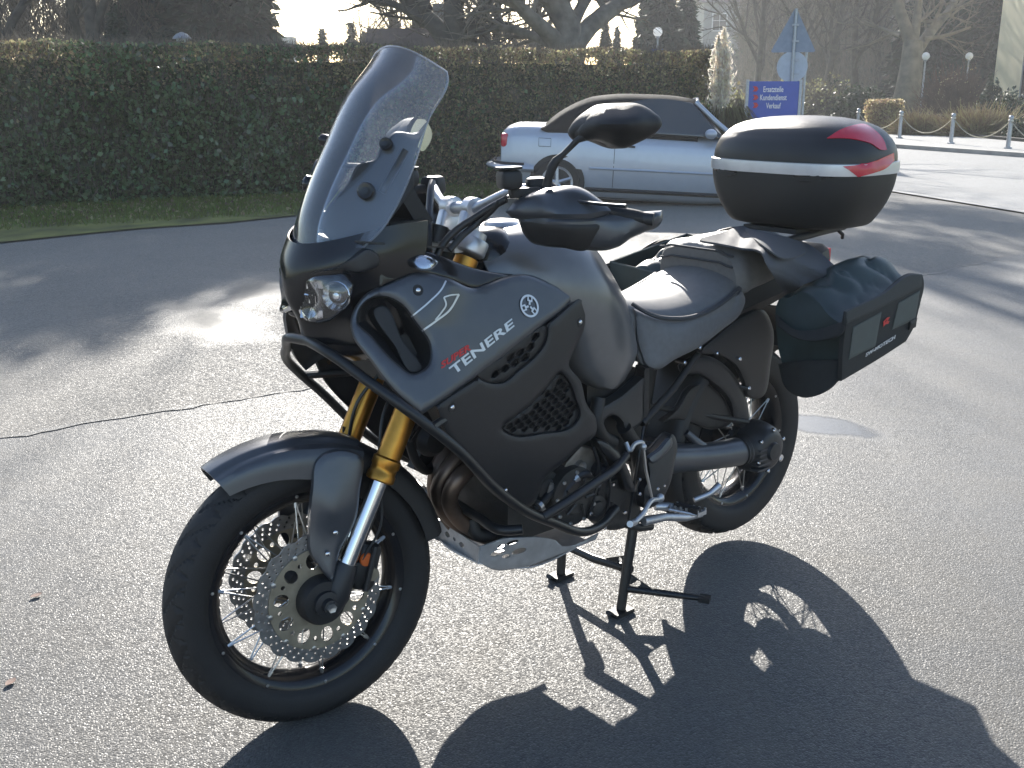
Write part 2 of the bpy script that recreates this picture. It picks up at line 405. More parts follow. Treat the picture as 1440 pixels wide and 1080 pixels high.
# ================================================================== THE PLACE
def asphalt(name, base, wet=(), grain=1.0, rough=.8, stain=.33, dirt=(.13, .115, .09), wetr=.05):
    m = bpy.data.materials.new(name); m.use_nodes = True; n = m.node_tree.nodes; l = m.node_tree.links; b = n['Principled BSDF']
    tc = n.new('ShaderNodeTexCoord'); P = tc.outputs['Object']
    def noise(s, d=4, r=.6):
        t = n.new('ShaderNodeTexNoise'); t.inputs['Scale'].default_value = s; t.inputs['Detail'].default_value = d; t.inputs['Roughness'].default_value = r; l.new(P, t.inputs['Vector']); return t.outputs['Fac']
    def ramp(f, a, b_, ca, cb):
        r = n.new('ShaderNodeValToRGB'); r.color_ramp.elements[0].position = a; r.color_ramp.elements[1].position = b_; r.color_ramp.elements[0].color = (*ca, 1); r.color_ramp.elements[1].color = (*cb, 1); l.new(f, r.inputs[0]); return r.outputs[0]
    def mix(f, a, b_, t='MIX'):
        x = n.new('ShaderNodeMix'); x.data_type = 'RGBA'; x.blend_type = t
        if isinstance(f, float): x.inputs[0].default_value = f
        else: l.new(f, x.inputs[0])
        for k, v in ((6, a), (7, b_)):
            if isinstance(v, tuple): x.inputs[k].default_value = (*v, 1)
            else: l.new(v, x.inputs[k])
        return x.outputs[2]
    def math_(op, a, b_=None, c=None):
        x = n.new('ShaderNodeMath'); x.operation = op
        for k, v in enumerate((a, b_, c)):
            if v is None: continue
            if isinstance(v, (int, float)): x.inputs[k].default_value = v
            else: l.new(v, x.inputs[k])
        return x.outputs[0]
    vo = n.new('ShaderNodeTexVoronoi'); vo.inputs['Scale'].default_value = 190/grain; l.new(P, vo.inputs['Vector'])
    sp = n.new('ShaderNodeSeparateColor'); l.new(vo.outputs['Color'], sp.inputs[0])
    stone = ramp(sp.outputs[0], .1, 1., tuple(c*.3 for c in base), tuple(min(c*2.2, 1) for c in base))
    big = ramp(noise(.55, 6), .32, .7, tuple(c*(1-stain) for c in base), tuple(c*(1+stain) for c in base))
    col = mix(.62, stone, big)
    mid = ramp(noise(3.2, 8, .7), .42, .72, (0, 0, 0), (1, 1, 1)); col = mix(math_('MULTIPLY', mid, .35), col, dirt)
    wm = None; xyz = n.new('ShaderNodeSeparateXYZ'); l.new(P, xyz.inputs[0])
    nz = noise(2.3, 6, .6)
    for cx, cy, rx, ry, ang, edge in wet:
        dx = math_('SUBTRACT', xyz.outputs[0], cx); dy = math_('SUBTRACT', xyz.outputs[1], cy); ca, sa = math.cos(ang), math.sin(ang)
        u = math_('ADD', math_('MULTIPLY', dx, ca/rx), math_('MULTIPLY', dy, sa/rx)); v = math_('ADD', math_('MULTIPLY', dx, -sa/ry), math_('MULTIPLY', dy, ca/ry))
        d = math_('SQRT', math_('ADD', math_('MULTIPLY', u, u), math_('MULTIPLY', v, v)))
        d = math_('ADD', d, math_('MULTIPLY', math_('SUBTRACT', nz, .5), 1.3))
        mr = n.new('ShaderNodeMapRange'); mr.inputs['From Min'].default_value = 1; mr.inputs['From Max'].default_value = 1-edge; l.new(d, mr.inputs[0])
        wm = mr.outputs[0] if wm is None else math_('MAXIMUM', wm, mr.outputs[0])
    rg = n.new('ShaderNodeMapRange'); rg.inputs['To Min'].default_value = rough*.56; rg.inputs['To Max'].default_value = min(1, rough*1.25); l.new(sp.outputs[1], rg.inputs[0]); rgh = rg.outputs[0]
    bh = math_('ADD', math_('MULTIPLY', vo.outputs['Distance'], -.9), math_('MULTIPLY', noise(60/grain, 3), .6))
    bs = .55
    bp = n.new('ShaderNodeBump'); bp.inputs['Distance'].default_value = .004*grain; l.new(bh, bp.inputs['Height']); bp.inputs['Strength'].default_value = bs
    if wm is not None:
        col = mix(math_('MULTIPLY', wm, .55), col, tuple(c*.25 for c in base))
        rgh = math_('ADD', math_('MULTIPLY', rgh, math_('SUBTRACT', 1., wm)), math_('MULTIPLY', wm, wetr))
        l.new(math_('MULTIPLY', math_('SUBTRACT', 1.0, math_('MULTIPLY', wm, .9)), bs), bp.inputs['Strength'])
    l.new(col, b.inputs['Base Color']); l.new(rgh, b.inputs['Roughness']); l.new(bp.outputs[0], b.inputs['Normal']); b.inputs['Specular IOR Level'].default_value = .4; b.inputs['Sheen Weight'].default_value = .22; b.inputs['Sheen Roughness'].default_value = .4
    return m
def sheet(name, pts, z, m, sub=0, kind='structure'):
    return struct(name, MB().add([(x, y, z) for x, y in pts], [tuple(range(len(pts)))]), m, 0, kind)
def prism(pts, z0, z1):
    n = len(pts); return MB().add([(x, y, z0) for x, y in pts]+[(x, y, z1) for x, y in pts], [tuple(range(n-1, -1, -1)), tuple(range(n, 2*n))]+[(i, (i+1) % n, n+(i+1) % n, n+i) for i in range(n)])
M['lot'] = asphalt('lot_asphalt', (.070, .069, .067), [(2.84, .47, .17, .30, .3, .35)], .9)
M['lot2'] = asphalt('old_asphalt', (.088, .081, .07), [(1.75, 4.45, .40, .95, -.15, .8), (2.5, 5.2, .45, .9, -.5, .8)], 1.6, .98, .42, wetr=.36)
M['road'] = asphalt('road_asphalt', (.18, .178, .175), (), 1.2, .7, .15)
M['pave'] = asphalt('pavement_slabs', (.24, .235, .225), (), 1.0, .75, .12)
M['kerb'] = mat('kerb_stone', (.34, .33, .31), .8, 0, .2, 3, .3, 60)
M['earth'] = mat('field_grass', (.085, .12, .03), .9, 0, .5, .8, .6, 12)
M['moss'] = mat('mossy_verge', (.14, .145, .035), .95, 0, .6, 2.2, .9, 40)
rd = np.array([.455, .89]); rd /= np.linalg.norm(rd); e0 = np.array([11.65, 3.62])
def along(p, d, t): return tuple(np.array(p)+np.array(d)*t)
far_d = np.array([.58, .81]); far_d /= np.linalg.norm(far_d); k0 = np.array([21.95, 8.6]); k0d = np.array([.33, .94])/np.linalg.norm([.33, .94]); g0 = np.array([26.6, 10.45])
nx = np.array([k0d[1], -k0d[0]])
sheet('ground', [(-600, -600), (900, -600), (900, 900), (-600, 900)], -.03, M['earth'])
sheet('parking_lot', [along(e0, rd, -60), along(e0, rd, 6.9), (13.2, 9.6), (6.2, 11.2), (-40, 22), (-60, -60)], -.007, M['lot2'])
# old rougher surface behind the seam: its edge is a little ragged
sx = np.concatenate([np.linspace(-3, 0, 8), np.linspace(.01, 1.6, 18), np.linspace(1.8, 10.9, 34)])
sy = np.interp(sx, [-3, 0, .4, .78, 1.27, 1.57, 2.6, 4.5, 7.5, 10.9], [2.75, 2.69, 2.67, 2.62, 2.54, 2.46, 2.3, 2.2, 2.2, 2.1])+rng.normal(0, .012, len(sx))
sx = np.concatenate([[-30], sx, [11.3]]); sy = np.concatenate([[4.6], sy, [2.3]])
struct('asphalt_overlay', prism(list(zip(sx[::-1], sy[::-1]))+[(-30, -40), along(e0-np.array([.3, 0]), rd, -48)], -.0068, 0), M['lot'])
# ragged painted sunlit lip of the seam, a pale strip on the newer layer
ex = np.linspace(-5, 8, 220); ey = np.interp(ex, sx, sy); ew = .026+.014*np.sin(ex*3.1)+.010*np.sin(ex*11)+rng.normal(0, .010, len(ex))
struct('seam_strip', MB().add([(a, b-.004, .004) for a, b in zip(ex, ey)]+[(a, b-.004-max(w, .006), .004) for a, b, w in zip(ex, ey, ew)], [(i, 220+i, 221+i, i+1) for i in range(219)]), asphalt('painted_sunlit_lip', (.13, .125, .115), (), 1.2, .9, .5))
sheet('road', [along(e0, rd, -60), along(k0+nx*.1, k0d, -9), along(k0+nx*.1, k0d, 25), along(e0, rd, 60)], .006, M['road'])
sheet('road_edge_line', [along(e0, rd, -60), along(e0+np.array([.14, 0]), rd, -60), along(e0+np.array([.14, 0]), rd, 90), along(e0, rd, 90)], .011, mat('worn_white_line', (.3, .295, .28), .7, 0, .35, 3))
struct('kerb', prism([along(k0, k0d, -9), along(k0+nx*.16, k0d, -9), along(k0+nx*.16, k0d, 25), along(k0, k0d, 25)], 0, .10), M['kerb'])
struct('pavement', prism([along(k0+nx*.163, k0d, -9), along(g0, far_d, -10), along(g0, far_d, 30), along(k0+nx*.163, k0d, 25)], 0, .095), M['pave'])
gn = np.array([far_d[1], -far_d[0]])
struct('bed_edging', prism([along(g0+gn*.003, far_d, -10), along(g0+gn*.2, far_d, -10), along(g0+gn*.2, far_d, 60), along(g0+gn*.003, far_d, 60)], 0, .17), mat('dark_edging', (.05, .047, .042), .9, 0, .3, 4))
sheet('lawn', [along(g0+gn*.2, far_d, -60), along(g0+gn*60, far_d, -60), along(g0+gn*60, far_d, 120), along(g0+gn*.2, far_d, 120)], .03, mat('winter_lawn', (.14, .19, .045), .9, 0, .45, .9, .6, 20))
sheet('garden_ground', [(-60, 27), (-10, 15.5), (6.2, 11.6), (13.2, 9.9), (18, 17), (30, 60), (-60, 80)], -.012, mat('garden_soil_grass', (.09, .10, .035), .95, 0, .5, 1.3, .6, 15))

# ---- foliage helpers
def leafmat(name, col, var, rough=.4, trans=.35, spec=.5):
    m = bpy.data.materials.new(name); m.use_nodes = True; n = m.node_tree.nodes; l = m.node_tree.links; b = n['Principled BSDF']; o = n['Material Output']
    g = n.new('ShaderNodeNewGeometry'); hs = n.new('ShaderNodeHueSaturation'); hs.inputs['Color'].default_value = (*col, 1)
    mr = n.new('ShaderNodeMapRange'); mr.inputs['To Min'].default_value = 1-var; mr.inputs['To Max'].default_value = 1+var; l.new(g.outputs['Random Per Island'], mr.inputs[0]); l.new(mr.outputs[0], hs.inputs['Value'])
    mh = n.new('ShaderNodeMapRange'); mh.inputs['To Min'].default_value = .46; mh.inputs['To Max'].default_value = .54; l.new(g.outputs['Random Per Island'], mh.inputs[0]); l.new(mh.outputs[0], hs.inputs['Hue'])
    l.new(hs.outputs[0], b.inputs['Base Color']); b.inputs['Roughness'].default_value = rough; b.inputs['Specular IOR Level'].default_value = spec
    t = n.new('ShaderNodeBsdfTranslucent'); l.new(hs.outputs[0], t.inputs[0]); x = n.new('ShaderNodeMixShader'); x.inputs[0].default_value = trans
    l.new(b.outputs[0], x.inputs[1]); l.new(t.outputs[0], x.inputs[2]); l.new(x.outputs[0], o.inputs[0]); return m
M['ivy'] = leafmat('ivy_leaf', (.155, .215, .10), .65, .2, .5, .9)
M['beech'] = leafmat('dry_beech_leaf', (.38, .30, .18), .5, .5, .5)
M['olive'] = leafmat('olive_leaf', (.25, .235, .125), .5, .4, .5)
M['needle'] = leafmat('conifer_needles', (.028, .042, .024), .5, .6, .2)
M['needle2'] = leafmat('grey_green_needles', (.05, .062, .036), .5, .6, .25)
M['twig'] = mat('bare_twig', (.15, .125, .095), .85, 0, .4, 3)
M['twigred'] = mat('reddish_twig', (.14, .085, .06), .85, 0, .35, 4)
M['bark'] = mat('grey_bark', (.15, .13, .105), .9, 0, .45, 3, .8, 18)
M['darkbark'] = mat('dark_bark', (.08, .068, .055), .9, 0, .4, 3, .8, 18)
M['drygrass'] = leafmat('dry_grass_blade', (.34, .27, .15), .3, .7, .3)
M['plume'] = leafmat('pampas_plume', (.92, .85, .73), .15, .8, .62)
M['grassb'] = leafmat('grass_blade', (.20, .24, .05), .45, .6, .4)
def leaves(C, size, ar=.55, rs=None, up=None, droop=0.):
    """many leaf-shaped faces (six-sided, folded on the midrib) spread at the points C"""
    rs = rs or rng; C = np.asarray(C, float); N = len(C); s = np.broadcast_to(np.asarray(size, float), (N,))[:, None]*rs.uniform(.65, 1.35, (N, 1))
    a = rs.normal(0, 1, (N, 3)); a[:, 2] -= droop
    if up is not None: a = a*.45+np.asarray(up)
    a /= np.linalg.norm(a, axis=1)[:, None]; b = np.cross(a, rs.normal(0, 1, (N, 3))); b /= np.linalg.norm(b, axis=1)[:, None]+1e-9; c = np.cross(a, b)
    V = np.stack([C-a*s*.5, C-a*s*.1+b*s*ar*.5+c*s*.10, C+a*s*.5, C-a*s*.1-b*s*ar*.5+c*s*.10], 1)
    F = (np.arange(N)[:, None]*4+np.array([[0, 1, 2, 3]]))
    return V.reshape(-1, 3), F
def fastmesh(name, V, F, m, smooth=False):
    me = bpy.data.meshes.new(name); nv, nf = len(V), len(F); k = F.shape[1]
    me.vertices.add(nv); me.vertices.foreach_set('co', V.ravel().astype(np.float32)); me.loops.add(nf*k); me.loops.foreach_set('vertex_index', F.ravel().astype(np.int32))
    me.polygons.add(nf); me.polygons.foreach_set('loop_start', (np.arange(nf)*k).astype(np.int32)); me.update(calc_edges=True); me.materials.append(m)
    return me
def twigs(A, B, r, sides=3):
    """thin straight twigs from A to B, all at once"""
    A, B = np.asarray(A, float), np.asarray(B, float); N = len(A); d = B-A; d /= np.linalg.norm(d, axis=1)[:, None]+1e-9
    n1 = np.cross(d, rng.normal(0, 1, (N, 3))); n1 /= np.linalg.norm(n1, axis=1)[:, None]+1e-9; n2 = np.cross(d, n1); r = np.broadcast_to(np.asarray(r, float), (N,))[:, None]
    t = [2*PI*k/sides for k in range(sides)]
    V = np.stack([A+r*(math.cos(q)*n1+math.sin(q)*n2) for q in t]+[B+r*.35*(math.cos(q)*n1+math.sin(q)*n2) for q in t], 1).reshape(-1, 3)
    F = np.concatenate([np.arange(N)[:, None]*2*sides+np.array([[k, (k+1) % sides, sides+(k+1) % sides, sides+k]]) for k in range(sides)])
    return V, F

# ---- the hedge
hA, hB = np.array([-7.0, 14.55]), np.array([13.35, 9.55]); hd = hB-hA; hl = np.linalg.norm(hd); hd /= hl; hn = np.array([-hd[1], hd[0]])   # hn points away from the lot
HH = 2.03
hedge = thing('hedge', 'long clipped hedge of ivy and brown beech along the back of the parking lot', 'hedge', (*(hA+hd*hl/2), 0))
def hp(s, t, z): return np.concatenate([hA+hd*s+hn*t, [z]])
hcore = MB()
P = [hp(.2, .3, 0), hp(hl-.35, .3, 0), hp(hl-.35, 1.0, 0), hp(.2, 1.0, 0), hp(.2, .3, HH-.22), hp(hl-.35, .3, HH-.22), hp(hl-.35, 1.0, HH-.22), hp(.2, 1.0, HH-.22)]
hcore.add(P, [(0, 1, 5, 4), (1, 2, 6, 5), (2, 3, 7, 6), (3, 0, 4, 7), (4, 5, 6, 7)])
mk('hedge_core', hcore, mat('hedge_inner_twigs', (.06, .075, .04), .95, 0, .6, 8, .9, 30), hedge, 0)
def hedge_pts(N, lo=0., hi=HH, thick=.34, top=.2):
    s = rng.uniform(0, hl, N); z = rng.uniform(lo, hi, N); lump = .10*np.sin(s*1.7+z*2.1)+.07*np.sin(s*4.3-z*3.0)+.05*np.sin(s*9+z*7)
    t = rng.beta(1.2, 2.2, N)*thick+lump
    k = rng.random(N) < top; z = np.where(k, HH-rng.beta(1, 3, N)*.25+.03*np.sin(s*3.1), z); t = np.where(k, rng.uniform(0, 1.3, N), t)
    e = rng.random(N) < .05; s = np.where(e, hl-rng.beta(1, 3, N)*.4, s); t = np.where(e, rng.uniform(0, 1.3, N), t)
    return s, t, z
def to3(s, t, z): return np.stack([hA[0]+hd[0]*s+hn[0]*t, hA[1]+hd[1]*s+hn[1]*t, z], 1)
vis0, vis1 = 7.5, hl
s, t, z = hedge_pts(95000); clump = .5+.5*np.sin(s*1.3+2*np.sin(z*2.2))*np.sin(z*3+s*.7)
greenness = np.clip(1.05-.95*np.clip((s-13.2)/3.5, 0, 1), 0, 1)*np.clip(1.2-np.clip((z-1.35)/.35, 0, 1)*1.25+.7*(clump-.5), .04, 1)
burst = np.exp(-((s-11.4)/.7)**2)+np.exp(-((s-13.6)/.5)**2)+.6*np.exp(-((s-8.6)/.5)**2); greenness = np.maximum(greenness, np.clip(burst, 0, .85)*(z > 1.2)*(z < HH+.2)*(.4+.6*clump))
g = rng.random(len(s)) < greenness
P = to3(s, t, z)
V, F = leaves(P[g], .07, .75); put('ivy_leaves', fastmesh('ivy_leaves', V, F, M['ivy']), hedge)['kind'] = 'stuff'
Q = P[~g]; k = rng.random(len(Q)) < .55
V, F = leaves(Q[k], .055, .6); put('beech_leaves', fastmesh('beech_leaves', V, F, M['beech']), hedge)['kind'] = 'stuff'
V, F = leaves(Q[~k], .055, .6); put('olive_leaves', fastmesh('olive_leaves', V, F, M['olive']), hedge)['kind'] = 'stuff'
s, t, z = hedge_pts(30000, .05, HH, .3, .5); A = to3(s, t, z); B = A+np.stack([rng.normal(0, .05, len(s)), rng.normal(0, .05, len(s)), rng.uniform(.08, .30, len(s))], 1); B[:, 2] = np.minimum(B[:, 2], HH+rng.beta(1, 2.5, len(s))*.22)
V, F = twigs(A, B, .0035); put('hedge_twigs', fastmesh('hedge_twigs', V, F, M['twig']), hedge)['kind'] = 'stuff'
# verge under the hedge
vg = [(-7, 13.6), (-3, 9.7), (1.7, 9.05), (2.6, 9.16), (3.2, 9.2), (4.1, 9.05), (4.95, 9.15), (6.2, 9.35), (8.2, 9.4), (10.5, 9.3), (12.6, 9.0), (13.2, 9.7), (6.2, 11.6), (-7, 14.8)]
sheet('verge', vg, .012, M['moss'])
N = 26000; s = rng.uniform(4, hl, N); t = -rng.beta(1, 1.3, N)*2.6+.3; P = to3(s, t, 0*s+.012); poly = np.array(vg, float); P = P[inside(P[:, :2], poly)]
B = P+np.stack([rng.normal(0, .02, len(P)), rng.normal(0, .02, len(P)), rng.uniform(.02, .075, len(P))], 1)
V, F = twigs(P, B, .0045); o = put('verge_grass', fastmesh('verge_grass', V, F, M['grassb'])); tag(o, kind='stuff')
N = 2500; s = rng.uniform(5, hl, N); t = -rng.beta(1, 1.6, N)*2.2; P = to3(s, t, 0*s+.03); V, F = leaves(P, .06, .7); o = put('leaf_litter', fastmesh('leaf_litter', V, F, M['beech'])); tag(o, kind='stuff')

# ---- trees
def spot(px, depth, z=0.):
    d = ray(px, 127.0); p = CPOS+d*depth; return np.array([p[0], p[1], z])
def grow(base, h, r, seed, levels=5, spread=.75, first=.3, kids=(7, 6, 6, 6), tropism=.12, limbs=None, minr=.006):
    """trunk and limbs as tapered tubes, last orders as fine twigs"""
    rs = np.random.default_rng(seed); T = MB(); tw = []
    def branch(p, d, L, rad, lev):
        n = 6 if lev < 2 else 4; pts = [np.array(p, float)]; dd = np.array(d, float)
        for i in range(n):
            dd = dd+rs.normal(0, .13 if lev else .05, 3)+np.array([0, 0, tropism*(.5 if lev else .2)]); dd /= np.linalg.norm(dd); pts.append(pts[-1]+dd*L/n)
        pts = np.array(pts); rr = np.linspace(rad, rad*(.45 if lev < levels-1 else .3), n+1)
        if lev == 0: rr[0] *= 1.35
        if rad > .02: T.tube(pts, rr, 9 if lev == 0 else 6 if lev < 2 else 4, cap=False)
        else:
            for i in range(n): tw.append((pts[i], pts[i+1], rr[i]))
        if lev >= levels-1: return
        nk = kids[min(lev, len(kids)-1)]
        for k in range(nk):
            f = (first if lev == 0 else .2)+(1-(first if lev == 0 else .2))*(k+rs.uniform(.2, .9))/nk; i = min(int(f*n), n-1); q = pts[i]+(pts[i+1]-pts[i])*(f*n-i)
            ax = pts[i+1]-pts[i]; ax /= np.linalg.norm(ax); pr = np.cross(ax, rs.normal(0, 1, 3)); pr /= np.linalg.norm(pr)+1e-9; an = spread*rs.uniform(.7, 1.3)
            branch(q, ax*math.cos(an)+pr*math.sin(an), L*rs.uniform(.42, .68)*(1-.35*f*(lev == 0)), max(np.interp(f*n, range(n+1), rr)*rs.uniform(.45, .7), minr*.8), lev+1)
    if limbs:
        for pts, r0, r1, lev in limbs:
            P_ = spline(np.array(pts, float), 9); rr = np.linspace(r0, r1, 9); T.tube(P_, rr, 10, cap=False)
            for k in range(lev[1]):
                f = rs.uniform(lev[2] if len(lev) > 2 else .25, .98); i = int(f*8); ax = P_[min(i+1, 8)]-P_[max(i-1, 0)]; ax /= np.linalg.norm(ax); pr = np.cross(ax, rs.normal(0, 1, 3)); pr /= np.linalg.norm(pr)+1e-9; an = rs.uniform(.4, 1.1)
                branch(P_[i], ax*math.cos(an)+pr*math.sin(an), h*rs.uniform(.16, .34), rr[i]*rs.uniform(.3, .55), lev[0])
    else: branch(base, (rs.normal(0, .03), rs.normal(0, .03), 1), h, r, 0)
    a = np.array([t_[0] for t_ in tw]); b = np.array([t_[1] for t_ in tw]); rr = np.maximum(np.array([t_[2] for t_ in tw]), minr)
    return T, twigs(a, b, rr)
def tree(name, label, base, T, TW, bark, twm, cat='tree', group=None):
    t = thing(name, label, cat, base, group); mk('trunk', T, bark, t, 60); put('crown', fastmesh('crown', *TW, twm), t)['kind'] = 'stuff'; return t
FH = np.array([math.sin(YAW), math.cos(YAW), 0])
def vp(px, py, depth): r_ = ray(px, py); return CPOS+r_*(depth/(r_@FH))     # point on an upright plane at that distance
def pxl(L, depth): return [CPOS+ray(a, b)*(depth+(c[0] if c else 0)) for a, b, *c in L]
# unseen leaf clumps added high in the limbs, placed to cast the lot's broken shade
def aloft(px, py, z): g = UZ(px, py, 0); return g+np.array(sdir)*(z/math.sin(SUN_EL))
PL1 = [aloft(a, b, z) for a, b, z in ((20, 360, 10.5), (62, 392, 9.6), (112, 362, 10.8), (165, 398, 10), (205, 366, 11), (258, 374, 9.8), (312, 358, 10.6), (352, 384, 10.2), (392, 350, 11), (25, 432, 9.5), (88, 424, 10.4), (140, 434, 9.8), (240, 350, 10.2), (60, 350, 10), (160, 352, 10.4), (330, 345, 9.9), (20, 470, 10), (400, 375, 10), (290, 392, 10.5))]
PL2 = [aloft(a, b, z) for a, b, z in ((1290, 294, 9.5), (1318, 304, 10), (1378, 313, 9.6), (1432, 320, 10), (1262, 342, 10.4), (1282, 352, 9.8), (1300, 366, 10.2), (1350, 300, 10))]
def reach(a, C, up=.9): return [([a, (np.array(a)*.45+np.array(c)*.55)+np.array([0, 0, up]), c], .10, .03, (3, 3, .5)) for c in C]
# spreading old tree behind the hedge (limbs follow the ones in view)
def down(p): return np.array([p[0], p[1], 0.])
b = spot(800, 27)
L = [([b, *pxl([(798, 66)], 27)], .52, .44, (3, 0)), (pxl([(798, 70), (800, 40), (786, 8), (778, -60), (790, -160)], 27), .36, .10, (2, 10)),
     (pxl([(806, 66), (832, 34, .5), (872, 6, 1.5), (925, -45, 3), (985, -110, 4)], 27), .27, .09, (2, 10)), (pxl([(790, 64), (757, 34, -.5), (728, 6, -1), (700, -60, -2)], 27), .23, .08, (2, 10)),
     (pxl([(788, 66), (752, 52, .6), (716, 40, 1), (676, 44, 2)], 27), .15, .06, (3, 10)), (pxl([(797, -60), (792, -200), (790, -335)], 27), .22, .12, (2, 8)), (pxl([(800, -30), (870, -160), (905, -290)], 27), .16, .05, (2, 12)), (pxl([(797, 60), (812, 20, 1), (838, -30, 2), (850, -120, 2)], 27), .20, .08, (2, 9)), (pxl([(802, 55), (770, 10, 2), (745, -40, 3)], 27), .15, .06, (2, 8))]+reach((CPOS+ray(790, -330)*27), PL2, 2.5)
T_OAK = tree('oak_tree', 'massive bare oak spreading thick mossy limbs above the middle of the hedge', b, *grow(None, 9, 0, 11, 5, limbs=L, kids=(6, 6, 6, 5), minr=.009), M['bark'], M['twig'])
b = spot(642, 30)
L = [([b, *pxl([(640, 60), (637, 10), (642, -60), (650, -180)], 30)], .42, .16, (2, 12, .45)), (pxl([(634, 66), (612, 36), (582, 8, .5), (556, -40, 1)], 30), .30, .10, (2, 9)),
     (pxl([(646, 62), (668, 30), (690, 0, 1), (700, -60)], 30), .22, .08, (2, 8)), (pxl([(646, 66), (664, 48, -1), (692, 36, -1.5)], 30), .16, .06, (3, 6)),
     (pxl([(600, 15), (545, -110), (505, -220), (480, -330)], 30), .2, .06, (2, 16)), (pxl([(640, -60), (600, -190), (565, -330)], 30), .2, .06, (2, 16)), (pxl([(645, -80), (660, -200), (640, -340)], 30), .18, .06, (2, 14))]+reach((CPOS+ray(650, -180)*30), PL1)
T_PLANE = tree('plane_tree', 'bare dark trunk with a thick limb reaching left behind the windscreen', b, *grow(None, 9, 0, 12, 5, limbs=L, kids=(6, 6, 6, 5), minr=.009), M['darkbark'], M['twig'])
b = spot(1272, 50); 
L = [([b, *pxl([(1276, 130), (1282, 88), (1284, 60)], 50)], .66, .46, (3, 0)), (pxl([(1283, 66), (1272, 34), (1262, 4), (1250, -60)], 50), .34, .12, (2, 9)), (pxl([(1286, 76), (1306, 48, 1), (1332, 18, 2), (1362, -30, 3)], 50), .30, .10, (2, 9)),
     (pxl([(1284, 60), (1290, 20), (1296, -40)], 50), .26, .1, (2, 7)), (pxl([(1268, 50), (1245, 42, 2), (1215, 30, 3)], 50), .13, .05, (3, 7)), (pxl([(1300, 55), (1330, 50), (1365, 38)], 50), .12, .05, (3, 7))]
tree('lime_tree', 'grey forked trunk with yellow mossy limbs beside the road at the right', b, *grow(None, 10, 0, 13, 5, limbs=L, kids=(6, 6, 5, 5), minr=.014), mat('pale_mossy_bark', (.17, .15, .11), .9, 0, .4, 2, .8, 15), M['twig'])
var = [grow((0, 0, 0), 15, .30, 21+i, 5, .7, .16, (11, 7, 6, 5), minr=.016) for i in range(3)]
vm = [(mesh_of(T, 'trunk', M['darkbark'], 60), fastmesh('crown', *TW, M['twig'])) for T, TW in var]
def vtree(i, px, depth, sc, rz, label, group=None):
    t = thing('bare_tree', label, 'tree', spot(px, depth), group); put('trunk', vm[i][0], t).matrix_parent_inverse = Matrix(); put('crown', vm[i][1], t).matrix_parent_inverse = Matrix(); t.scale = (sc, sc, sc); t.rotation_euler = (0, 0, rz); return t
LB_ = ['bare tree at the far left edge of the wood behind the hedge', 'bare tree second from the left edge above the hedge', 'bare tree just left of the small green cypress', 'bare tree just right of the small green cypress', 'taller bare tree behind the second tree from the left edge',
       'bare tree mostly outside the left edge of the frame', 'bare tree behind the capped globe lamp and dark evergreens', 'farthest bare tree in the left wood above the hedge']
for k, (i, px, d, sc, rz) in enumerate(((0, 25, 34, .9, .3), (1, 95, 40, 1.0, 2.), (2, 150, 33, .8, 4.), (1, 215, 38, 1.0, 5.), (0, 60, 48, 1.1, 1.), (2, -40, 36, 1., 3.), (0, 285, 46, .9, 2.6), (2, 120, 55, 1.2, 2.2))): vtree(i, px, d, sc, rz, LB_[k], 'bare trees behind the left of the hedge')
LB_ = ['bare tree rising directly left of the triangular sign', 'bare tree straight behind the traffic sign pole', 'bare tree first to the right of the triangular sign', 'bare tree second to the right of the triangular sign', 'bare tree just left of the grey forked trunk',
       'big far bare tree above the blue signboard', 'tallest far bare tree between the sign and the forked trunk', 'bare tree between the right globe lamp and the cream building', 'bare tree between the two globe lamps on the lawn']
for k, (i, px, d, sc, rz) in enumerate(((2, 1060, 62, .7, .5), (0, 1120, 70, .8, 1.6), (1, 1160, 58, .7, 2.7), (2, 1205, 64, .8, 4.2), (0, 1235, 75, .9, 5.), (1, 1090, 80, .95, 3.3), (0, 1180, 85, 1.0, .9), (1, 1385, 70, 1.2, .2), (2, 1330, 72, 1.2, 1.2))): vtree(i, px, d, sc, rz, LB_[k], 'bare trees in the park on the right')
LB_ = ['slim bare tree left of the dark trunk with the reaching limb', 'slim bare tree right of the dark trunk with the reaching limb', 'slim bare tree touching the oak limbs on their left', 'slim far bare tree above the windscreen top']
for k, (i, px, d, sc, rz) in enumerate(((1, 590, 48, .7, .5), (2, 690, 44, .7, 1.9), (0, 735, 52, .8, 3.), (2, 560, 60, .55, 4.))): vtree(i, px, d, sc, rz, LB_[k], 'slim trees behind the middle of the hedge')
def thicket(name, px0, px1, d0, d1, h, n, mt):
    px = rng.uniform(px0, px1, n); d = rng.uniform(d0, d1, n); A = np.array([spot(a, b) for a, b in zip(px, d)]); A[:, 2] = h*rng.beta(1.2, 1.6, n); L_ = rng.uniform(.5, 1.6, n)
    v = rng.normal(0, .5, (n, 3)); v[:, 2] = np.abs(v[:, 2])+.6; B = A+v*L_[:, None]; V, F = twigs(A, B, rng.uniform(.012, .03, n)); o = put(name, fastmesh(name, V, F, M[mt])); tag(o, kind='stuff')
thicket('undergrowth', -80, 300, 36, 56, 6.5, 9000, 'twig'); thicket('undergrowth', 1035, 1420, 70, 100, 9, 12000, 'twig'); thicket('undergrowth', 500, 790, 48, 66, 4.5, 4500, 'twig')
